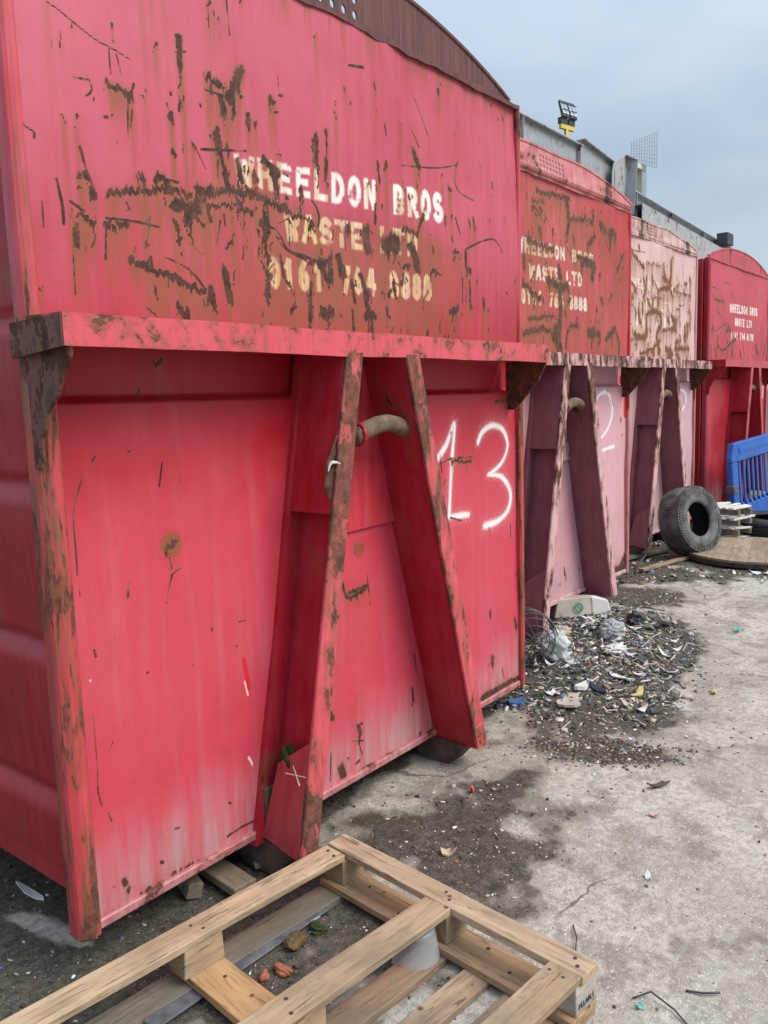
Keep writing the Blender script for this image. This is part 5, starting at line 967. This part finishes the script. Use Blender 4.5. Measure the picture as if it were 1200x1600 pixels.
for a in (('card_sheet','brown cardboard piece lying at the near edge of the rubbish',2.50,-.20,.095,.055,M['card'],1,'cardboard',.012),
          ('plastic_scrap','long torn white plastic scrap in the rubbish',2.93,-.27,.085,.035,M['wplastic'],2,'plastic scrap'),
          ('plastic_scrap','white plastic plate with dark hole at the far end of the rubbish',3.98,-.12,.11,.05,M['wplastic'],3,'plastic scrap'),
          ('plastic_bottle','flattened white plastic bottle on the rubbish',2.69,-.17,.07,.026,M['wplastic'],4,'bottle',.02),
          ('cloth_scrap','dark navy cloth scrap beside the flattened bottle',2.72,-.24,.05,.03,M['navy'],5,'cloth',.012),
          ('card_sheet','tan card piece between the white scraps in the rubbish',2.80,-.42,.05,.018,M['yelbit'],6,'cardboard'),
          ('card_sheet','orange printed card lying face up in the rubbish',3.25,-.32,.05,.035,M['orgbit'],7,'cardboard'),
          ('plastic_scrap','ochre plastic scrap by the corner of the nearest container',2.56,.10,.05,.022,M['yelbit'],8,'plastic scrap',.014),
          ('plastic_scrap','white triangular shard standing at the nearest container corner',2.66,.18,.05,.05,M['wplastic'],9,'plastic scrap',.01),
          ('blue_scrap','blue crumpled scrap at the near left of the rubbish',2.36,.02,.05,.025,M['bluebit'],10,'scrap',.015),
          ('blue_scrap','light blue wrapper lying alone on the pale concrete',4.17,-.52,.03,.016,M['tealbit'],11,'wrapper',.01),
          ('yellow_scrap','tiny yellow scrap alone on the pale concrete',3.03,-.72,.022,.012,M['yellow'],12,'scrap'),
          ('tan_chip','square tan card chip on the wet dirt above the pallet',1.083,-.443,.022,.017,M['orgbit'],13,'cardboard'),
          ('red_scrap','red plastic scrap with wire near the A-frame foot',1.484,-.282,.014,.010,M['redbit'],14,'scrap',.012),
          ('teal_scrap','teal scrap on the concrete by the pallet corner',.782,-1.227,.010,.009,M['tealbit'],15,'scrap',.005),
          ('green_scrap','green foil scrap inside the pallet',.468,-.694,.016,.009,M['greenbit'],16,'scrap',.005),
          ('white_chip','white angular chip alone on the concrete yard',1.322,-1.043,.017,.011,M['wplastic'],17,'chip',.005),
          ('pink_scrap','faded pink scrap pressed flat on the concrete yard',1.70,-.92,.018,.008,plain_mat('pink_bit', (.5,.15,.13), (.6,.25,.22)),18,'scrap',.003),
          ('dark_scrap','dark torn rubber scrap on the open concrete',1.936,-.851,.05,.012,M['dstone'],19,'scrap',.006),
          ('white_spoon','dirty white plastic strip under the left end of the nearest container',.126,.518,.065,.012,M['wplastic'],20,'plastic strip',.006),
          ('paper_scrap','white paper scrap caught behind the pallet edge',.56,-.30,.035,.022,M['card2'],21,'paper',.004),
          ('red_strip','red plastic strip lying below the carton',3.52,.34,.11,.014,M['redbit'],22,'plastic strip',.012)):
    flat(*a[:9], None, a[9] if len(a) > 9 else .006)
rr = np.random.default_rng(99)
def in_heap(): 
    while True:
        x, y = rr.uniform(2.3, 4.6), rr.uniform(-.8, .55)
        if float(blob(np.array([x]), np.array([y]), 3.25, .0, 1.25, .58, 18)[0]) > rr.random()*.6 and not (x < 2.45 and y > -.03) and not (y > .42): return x, y
for k in range(46):
    x, y = in_heap(); flat('plastic_scrap', 'small white plastic scrap mixed into the rubbish heap', x, y, rr.uniform(.014,.04), rr.uniform(.008,.022), M['wplastic'], 200+k, 'plastic scrap', 'white scraps in the rubbish heap', .004, .012, z=.004)
for k in range(20):
    x, y = in_heap(); lump('stone', 'small grey stone in the rubbish heap', x, y, (rr.uniform(.009,.02), rr.uniform(.008,.016), rr.uniform(.005,.011)), M['stone'], cat='stone', group='stones in the rubbish heap', seed=k, n=6)
for k in range(16):
    x, y = in_heap(); flat('card_scrap', 'small brown card scrap in the rubbish heap', x, y, rr.uniform(.02,.045), rr.uniform(.012,.026), M['card'], 300+k, 'card scrap', 'card scraps in the rubbish heap', .005, .015, z=.004)
for k in range(10):
    x, y = in_heap(); flat('slate_scrap', 'small dark slate flake in the rubbish heap', x, y, rr.uniform(.02,.05), rr.uniform(.015,.03), M['dstone'], 400+k, 'slate flake', 'slate flakes in the rubbish heap', .006, .004, z=.004)
for k in range(26):
    x, y = rr.uniform(5.5, 8.6), rr.uniform(-.35, .35)
    if math.hypot(x-6.5, y-.02) < .62 or math.hypot(x-7.5, y-.1) < .4: continue
    flat('plastic_scrap', 'small pale scrap on the dirt around the wooden disc', x, y, rr.uniform(.018,.06), rr.uniform(.012,.03), M['wplastic'] if k % 3 else M['card'], 500+k, 'plastic scrap', 'pale scraps around the wooden disc', .006, .012, z=.003)
# twigs and bits of wire on the concrete
def twig(label, pts, r_, mat, name='wire_piece', cat='wire'):
    P = [(x, y, ground_at(x, y)+dz+.004) for x, y, dz in pts]; S = []
    for a, b_ in zip(P, P[1:]):
        for q in range(4): S.append(tuple(a[i]+(b_[i]-a[i])*q/4 for i in range(3)))
    S.append(P[-1]); o = MB().tube(S, r_, 6).build(name, mat, None, True); tag(o, label, cat); return o
twig('bent dark wire on the concrete at the bottom right', [(.80,-1.20,.0),(.835,-1.235,.012),(.82,-1.30,.004),(.79,-1.345,.0),(.74,-1.37,.004)], .0022, M['wireD'])
twig('dark curved twig right of the bent wire', [(.905,-1.30,.0),(.915,-1.34,.004),(.94,-1.375,.006)], .003, M['wireD'], 'twig', 'twig')
twig('thin loop of wire by the red scrap near the A-frame foot', [(1.56,-.30,0),(1.60,-.33,.008),(1.58,-.37,.012),(1.53,-.36,.004),(1.53,-.34,0)], .0022, M['wireD'])
twig('thin dark stem beside the pallet edge', [(.98,-.95,0),(.93,-.985,.006),(.87,-1.01,.002)], .002, M['wireD'], 'twig', 'twig')
twig('long dark cable curving out from under the second container', [(4.1,.35,.0),(4.15,.2,.02),(4.3,.15,.03),(4.35,.0,.01)], .004, M['wireD'], 'cable', 'cable')
twig('dark cable hanging by the foot of the pale pink container', [(5.75,.62,.25),(5.7,.66,.08),(5.55,.68,.0),(5.35,.6,.0)], .008, M['wireD'], 'cable', 'cable')

# ------------------------------------------------------------------ uncountable grit, chips and litter
def chips(name, label, pts, smin, smax, palette, wts, seed, flatn=.35):
    r = np.random.default_rng(seed); n = len(pts); V = np.zeros((n, 8, 3)); Cc = np.zeros((n, 8, 4)); Cc[..., 3] = 1
    s = smin+(smax-smin)*r.random(n)**2.6; a = r.uniform(0, 2*math.pi, n); asp = r.uniform(.3, .95, n); h = s*flatn*r.uniform(.2, 1.0, n)
    base = np.array([(-1,-1),(1,-1),(1,1),(-1,1)])*.5
    cidx = r.choice(len(palette), n, p=np.array(wts)/sum(wts)); pc = np.array(palette)[cidx]*r.uniform(.7, 1.15, (n, 1))
    gzv = np.array([ground_at(x, y) for x, y in pts])
    tx, ty_ = r.normal(0, .28, n), r.normal(0, .28, n)
    for k in range(8):
        bx_, by_ = base[k % 4]; jx = 1+r.normal(0, .3, n); jy = 1+r.normal(0, .3, n)
        u = bx_*s*jx*(1 if k < 4 else .8); v = by_*s*asp*jy*(1 if k < 4 else .8)
        x = u*np.cos(a)-v*np.sin(a); y = u*np.sin(a)+v*np.cos(a)
        V[:, k, 0] = pts[:, 0]+x; V[:, k, 1] = pts[:, 1]+y; V[:, k, 2] = gzv+(h if k >= 4 else -h*.2)+tx*x+ty_*y; Cc[:, k, :3] = pc
    q = np.array([(0,3,2,1),(4,5,6,7),(0,1,5,4),(1,2,6,5),(2,3,7,6),(3,0,4,7)]); Fq = (q[None]+8*np.arange(n)[:, None, None]).reshape(-1, 4)
    me = bpy.data.meshes.new(name); me.vertices.add(8*n); me.vertices.foreach_set('co', V.reshape(-1).astype(np.float32)); m = len(Fq)
    me.loops.add(4*m); me.loops.foreach_set('vertex_index', Fq.reshape(-1).astype(np.int32)); me.polygons.add(m); me.polygons.foreach_set('loop_start', np.arange(0, 4*m, 4, dtype=np.int32)); me.update(calc_edges=True)
    at = me.attributes.new('chip_colour', 'FLOAT_COLOR', 'POINT'); at.data.foreach_set('color', Cc.reshape(-1).astype(np.float32))
    t = MT(name+'_mat'); c = t.attr('chip_colour', 'Color'); c = t.mix(t.ss(t.noise(90, 3), .5, .75, 0, .4), c, (.07,.06,.05)); me.materials.append(t.out(c, .75, None, .35))
    o = bpy.data.objects.new(name, me); col.objects.link(o); tag(o, label, None, None, 'stuff'); return o
def scatter(n, x0, x1, y0, y1, dens, seed):
    r = np.random.default_rng(seed); out = []; tot = 0
    while tot < n:
        p = np.stack([r.uniform(x0, x1, n*2), r.uniform(y0, y1, n*2)], 1); k = r.random(len(p)) < dens(p[:, 0], p[:, 1]); p = p[k]; out.append(p); tot += len(p)
    return np.concatenate(out)[:n]
GREY = [(.40,.37,.32),(.58,.55,.50),(.72,.715,.70),(.13,.12,.105),(.05,.045,.04),(.24,.16,.10),(.30,.09,.05),(.10,.19,.30),(.45,.38,.22),(.12,.28,.2)]
notin = lambda x, y: ~((x < 2.42) & (y > .9))
chips('rubbish_grit', 'fine broken rubbish and grit spread along the containers', scatter(14000, -.6, 5.2, -1.0, 1.1, lambda x, y: np.clip(dirt_field(x, y)-.25, 0, 1)*np.where(x > 2.2, 1., .33), 1), .003, .016, GREY, [4,3.4,2.2,8,10,4,1.2,.6,.8,.3], 1)
chips('heap_litter', 'small mixed litter flakes covering the rubbish heap', scatter(5200, 2.2, 4.7, -.85, .7, lambda x, y: np.clip(blob(x, y, 3.25, .0, 1.3, .6, 18)*1.6, 0, 1)*(.25+.75*(fbm(x*5, y*5, 77, 3) > .48)), 2), .006, .036, GREY, [4,3,2.2,9,13,5,1.2,1,1,.4], 2)
def slivers(name, label, pts, l0, l1, palette, seed):
    r = np.random.default_rng(seed); b = MB(); cols_ = []
    for x, y in pts:
        L = r.uniform(l0, l1); a = r.uniform(0, 6.28); wv = L*r.uniform(.05, .16); tl = r.normal(0, .35); z = ground_at(x, y)+.006+abs(tl)*L*.4; d = Vector((math.cos(a), math.sin(a), tl)).normalized()*L/2; n_ = Vector((-math.sin(a), math.cos(a), r.normal(0, .4))).normalized()*wv/2
        b.bar(Vector((x, y, z))-d, Vector((x, y, z))+d, n_, (0, 0, .0012)); cols_ += [tuple(np.array(palette[r.integers(len(palette))])*r.uniform(.75, 1.1))+(1,)]*8
    t = MT(name+'_mat'); o = b.build(name, t.out(t.attr('chip_colour', 'Color'), .7, None, .35)); at = o.data.attributes.new('chip_colour', 'FLOAT_COLOR', 'POINT'); at.data.foreach_set('color', np.array(cols_, dtype=np.float32).reshape(-1)); tag(o, label, None, None, 'stuff')
slivers('litter_slivers', 'thin torn strips and splinters strewn through the rubbish', scatter(900, 2.2, 4.8, -.9, .7, lambda x, y: np.clip(blob(x, y, 3.25, .0, 1.4, .65, 18)*1.5, 0, 1), 12), .014, .062, [(.62,.61,.58),(.70,.69,.67),(.30,.24,.16),(.08,.075,.07),(.45,.40,.30),(.05,.05,.05),(.12,.2,.3)], 12)
chips('heap_patch_litter', 'small litter flakes on the dirt patch before the heap', scatter(1300, 1.6, 2.7, -1.0, .1, lambda x, y: np.clip(blob(x, y, 2.12, -.55, .42, .18, -62)*2, 0, 1), 5), .004, .020, GREY, [3,2.4,1.4,8,12,5,1.4,.5,.7,.2], 5, .2)
chips('edge_litter', 'sparse flakes thinning out from the rubbish onto the concrete', scatter(1500, 1.0, 6.0, -1.3, .6, lambda x, y: np.clip(np.maximum(np.maximum(blob(x, y, 3.2, -.1, 1.7, .95, 18), blob(x, y, 2.1, -.5, .8, .5, 0)), blob(x, y, 1.2, -.35, .7, .5, 0)), 0, 1)**1.2, 15), .003, .020, GREY, [4,4,2.4,7,7,4,1.5,.5,.8,.2], 15, .25)
chips('far_litter', 'litter and dirt scattered around the tyres and disc', scatter(3600, 5.0, 10.5, -.5, 1.4, lambda x, y: np.clip(dirt_field(x, y)-.2, 0, 1)*(np.hypot(x-6.5, y-.02) > .58), 3), .010, .055, GREY, [4,4,2.4,6,10,4,1,.7,.6,.5], 3)
chips('yard_grit', 'sparse grit and crumbs over the open concrete', scatter(4200, .2, 7, -3.0, .4, lambda x, y: np.full(x.shape, .6), 4), .003, .012, GREY, [3,4,2.0,7,5,4,1.2,.2,.6,.1], 4)
